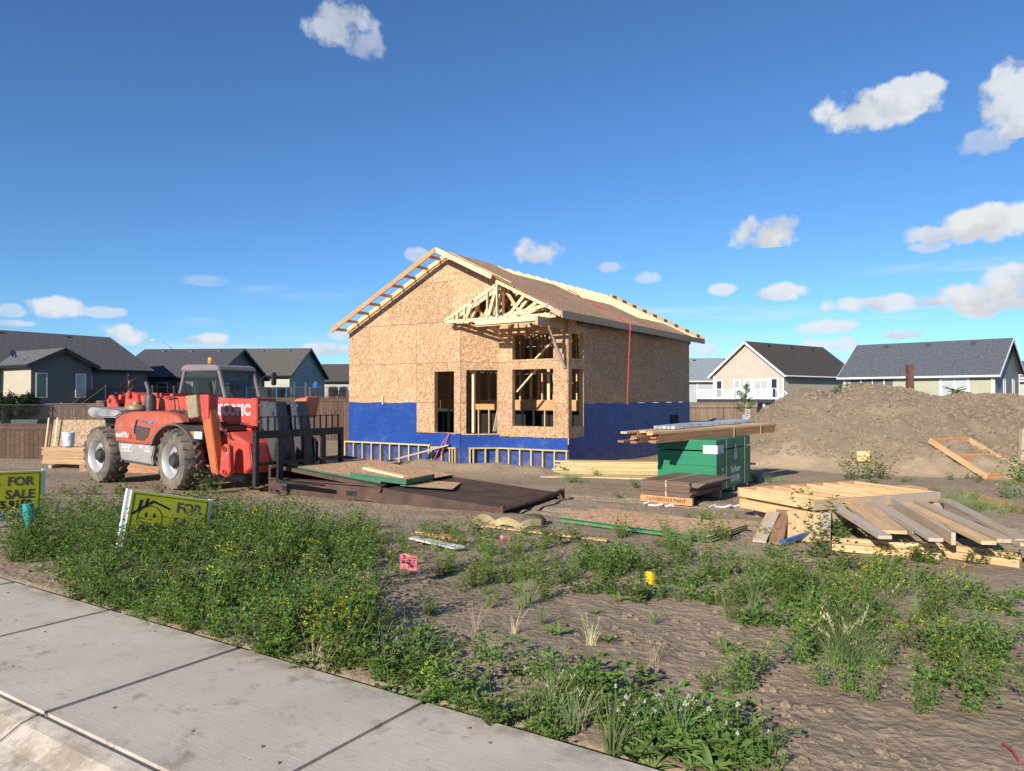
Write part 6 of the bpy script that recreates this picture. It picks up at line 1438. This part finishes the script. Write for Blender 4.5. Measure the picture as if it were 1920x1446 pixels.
low = cat_(poly_pts(EDGE, 18, 16), poly_pts(PS, 34, 5, -.15), poly_pts(PR, 14, 6, -.02), poly_pts(PM, 9, 7, -.01), poly_pts(PE, 9, 8, -.02), poly_pts([(1040, 1010), (1400, 1022), (1400, 1045), (1040, 1035)], 2.5, 9), poly_pts([(700, 1000), (1080, 1000), (1080, 1040), (760, 1010)], 5, 10, 0.), poly_pts([(1060, 880), (1340, 935), (1340, 975), (1060, 930)], .8, 11, .05), poly_pts([(1400, 1000), (1920, 1040), (1920, 1070), (1400, 1050)], 3.5, 12, 0), poly_pts([(0, 925), (500, 925), (500, 965), (0, 975)], 3., 13, .05), poly_pts([(1560, 900), (1920, 880), (1920, 940), (1620, 920)], 1.2, 14, .03), disc(1700, 1000, .8, 14, .5), disc(1560, 1010, .5, 8, .5))
scatter('low_weeds', 'low', low, 'low leafy weeds on the soil along the sidewalk and right foreground', 'weeds', .6, 1.3)
gra = cat_(poly_pts(PL, 1.2, 20), poly_pts(PS, 5, 21), poly_pts(PR, 3, 22, -.02), poly_pts(PM, 1.8, 23), poly_pts(PE, 2, 24), disc(1860, 960, .8, 26, .6), disc(1800, 940, .5, 12, .6), disc(1290, 1020, .35, 8), disc(1600, 1255, .12, 5), disc(1330, 980, .5, 8, .5), disc(1080, 905, .4, 8, .5), disc(1440, 905, .4, 7, .5))
scatter('grass_tufts', 'gra', gra, 'thin grass tufts standing between the weeds', 'grass', .4, .9)
scatter('broadleaf_weeds', 'ros', cat_(poly_pts(PS, 8, 30, -.03), poly_pts(PM, 3, 31), poly_pts(PR, 1.2, 32), poly_pts(PE, 1.5, 33), disc(1270, 1405, .35, 22, .6), disc(1340, 1425, .25, 14, .6), disc(1210, 1390, .25, 10)), 'light green broad-leaved weeds along the sidewalk edge', 'weeds', .35, .85)
scatter('clover_patch', 'clo', cat_(poly_pts([(980, 1290), (1180, 1300), (1300, 1350), (1240, 1446), (1060, 1420), (960, 1340)], 5, 34), poly_pts(PS, 3, 35)), 'pink and white clover heads along the sidewalk edge', 'clover', .7, 1.2)
scatter('dry_stalks', 'dry', cat_(poly_pts(PS, 1.5, 36), poly_pts(PM, 1.0, 37), poly_pts(PR, .6, 38), poly_pts(PL, .5, 39), disc(395, 1150, .12, 5), disc(660, 1255, .3, 5)), 'dry straw stalks lying among the weeds', 'straw', .35, .75, 1.1)
# clods on bare soil and on the mound
def clod_pts(n):
    a = rng.uniform(-.72, .72, n); d = 3.2*(28/3.2)**rng.random(n); x_, y_ = d*np.tan(a)*.98, d; s_ = (x_-E0[0])*ND[0]+(y_-E0[1])*ND[1]; hx = (x_-CX)*SD[0]+(y_-CY)*SD[1]; hy = (x_-CX)*ND[0]+(y_-CY)*ND[1]
    k = (s_ > .25) & ~((hx < .1) & (hy > -.8)) & (fbm(x_*.8, y_*.8, 3, 77) > -.10); x_, y_ = x_[k], y_[k]; return np.column_stack([x_, y_, gh(x_, y_)])
scatter('soil_clods', 'clod', clod_pts(9000), 'loose clods of dry soil strewn over the lot', 'soil', .005, .042, 1.5)
mx_, my_ = rng.uniform(6.5, 21, 14000), rng.uniform(18, 25.5, 14000); kk = (gh(mx_, my_) > -.1)
scatter('mound_clods', 'clod', np.column_stack([mx_, my_, gh(mx_, my_)])[kk], 'clods and stones covering the dirt mound', 'soil', .014, .11, 1.5)
# crumbs and small stones on the concrete
a = rng.uniform(-7, 3, 170); b_ = rng.uniform(-1.15, -.02, 170); xs, ys = E0[0]+a*SD[0]+b_*ND[0], E0[1]+a*SD[1]+b_*ND[1]
scatter('sidewalk_crumbs', 'clod', np.column_stack([xs, ys, np.zeros(170)+.001]), 'crumbs of soil scattered on the concrete sidewalk', 'soil', .002, .013, 1.5)
# ---------------------------------------------------------------- plants that stand out singly
def plant_thing(name, label, cat, u, v, kind, i, sc, extra=0, d=None, group=None):
    c = gp(u, v) if d is None else Vector(((u-960)/FPX*d, d, gz((u-960)/FPX*d, d))); o = link(name, KIND[kind].objects[i].data, None, loc=(c.x, c.y, c.z-.01), rot=(0, 0, random.uniform(0, 6))); o.scale = (sc, sc, sc); return tag(o, label, cat, group)
plant_thing('yellow_weed', 'bushy yellow-flowering weed at the foot of the mound, left of the block bundle', 'weed', 1592, 900, 'yel', 0, 1.7); plant_thing('yellow_weed', 'yellow-tipped green weed at the foot of the mound, under the block bundle', 'weed', 1622, 898, 'yel', 1, 1.75); plant_thing('green_weed', 'green bushy weed at the foot of the mound, right of the block bundle', 'weed', 1650, 897, 'alf', 1, 1.55)
plant_thing('grass_clump', 'tall pale grass clump on bare soil in the right foreground', 'grass', 1602, 1262, 'gra', 2, 1.35); plant_thing('tall_weed', 'tall thin weed rising in front of the plywood offcut', 'weed', 1530, 1045, 'alf', 2, 1.6)
plant_thing('tall_weed', 'tall weed beside the front frame of the telehandler', 'weed', 395, 925, 'low', 2, 2.2); plant_thing('tall_weed', 'tall weed standing against the fork carriage post', 'weed', 478, 918, 'low', 1, 2.3)
plant_thing('right_edge_weed', 'big green weed with yellow flowers at the right edge below the mound', 'weed', 1893, 935, 'yel', 2, 1.9); plant_thing('right_edge_weed', 'dark green weed at the right edge beside the grey post', 'weed', 1912, 905, 'alf', 0, 2.2)
plant_thing('mound_seedling', 'small green seedling on the crest of the mound', 'weed', 1790, 742, 'ros', 1, 2.6, d=24.3)
def tree(name, label, cat, base, h, crown, n, ms, trunk_r=.04, leafL=.09, stems=5, shape='ball'):
    rs = random.Random(hash(label) % 1000); t = thing(name, label, cat, base); b = MB(); tips = []
    b.tube([(0, 0, -.1), (.02*h, 0, h*.35), (0, .02*h, h*.75), (0, 0, h*.97)], [trunk_r, trunk_r*.75, trunk_r*.4, trunk_r*.1], 7)
    for i in range(stems*3):
        z0 = h*(.2+.7*i/(stems*3)); a_ = rs.uniform(0, 6.283); r_ = crown*(1-.75*(z0/h) if shape == 'cone' else math.sin(math.pi*min(.95, .15+.85*z0/h))**.6)*rs.uniform(.7, 1.)
        e = Vector((math.cos(a_)*r_, math.sin(a_)*r_, z0+r_*(.15 if shape == 'cone' else .5))); b.tube([(0, 0, z0), (e.x*.5, e.y*.5, (z0+e.z)/2+.03), tuple(e)], [trunk_r*.4, trunk_r*.22, trunk_r*.08], 5); tips.append((Vector((0, 0, z0)), e))
    b.build('trunk', LUMG if ms[0] is not EVG else FENCE, t, smooth=True); c = PB()
    for i in range(n):
        s_, e = rs.choice(tips); p = s_.lerp(e, rs.uniform(.25, 1.1))+rdir(rs, -1.5, 1.5)*crown*.22*rs.random(); c.leaf(p, rdir(rs, -.6, 1.), Vector((0, 0, 1)), leafL*rs.uniform(.6, 1.3), leafL*.55, 0)
    c.build('crown', ms, t)
tree('young_tree', 'young green tree before the white deck, right of the new house', 'tree', ((1398-960)/FPX*56, 56, GRN), 3.2, .75, 900, [LF2], .05, .16)
tree('young_tree', 'small leafy sapling behind the mound, left of the carved post', 'tree', ((1580-960)/FPX*45, 45, GRN), 3.0, .8, 700, [LF], .05, .15)
tree('purple_tree', 'thin purple-leaved tree in front of the dark house deck', 'tree', ((240-960)/FPX*46, 46, GRN), 3.6, .85, 650, [REDL], .05, .13)
tree('evergreen_shrub', 'dense dark evergreen shrub at the left edge behind the fence, near one', 'shrub', ((38-960)/FPX*43.5, 43.5, GRN), 2.1, 1.15, 5200, [EVG], .08, .16, 9); tree('evergreen_shrub', 'dark evergreen shrub cut by the left edge behind the fence', 'shrub', ((2-960)/FPX*44.5, 44.5, GRN), 2.2, .9, 3500, [EVG], .08, .16, 8)
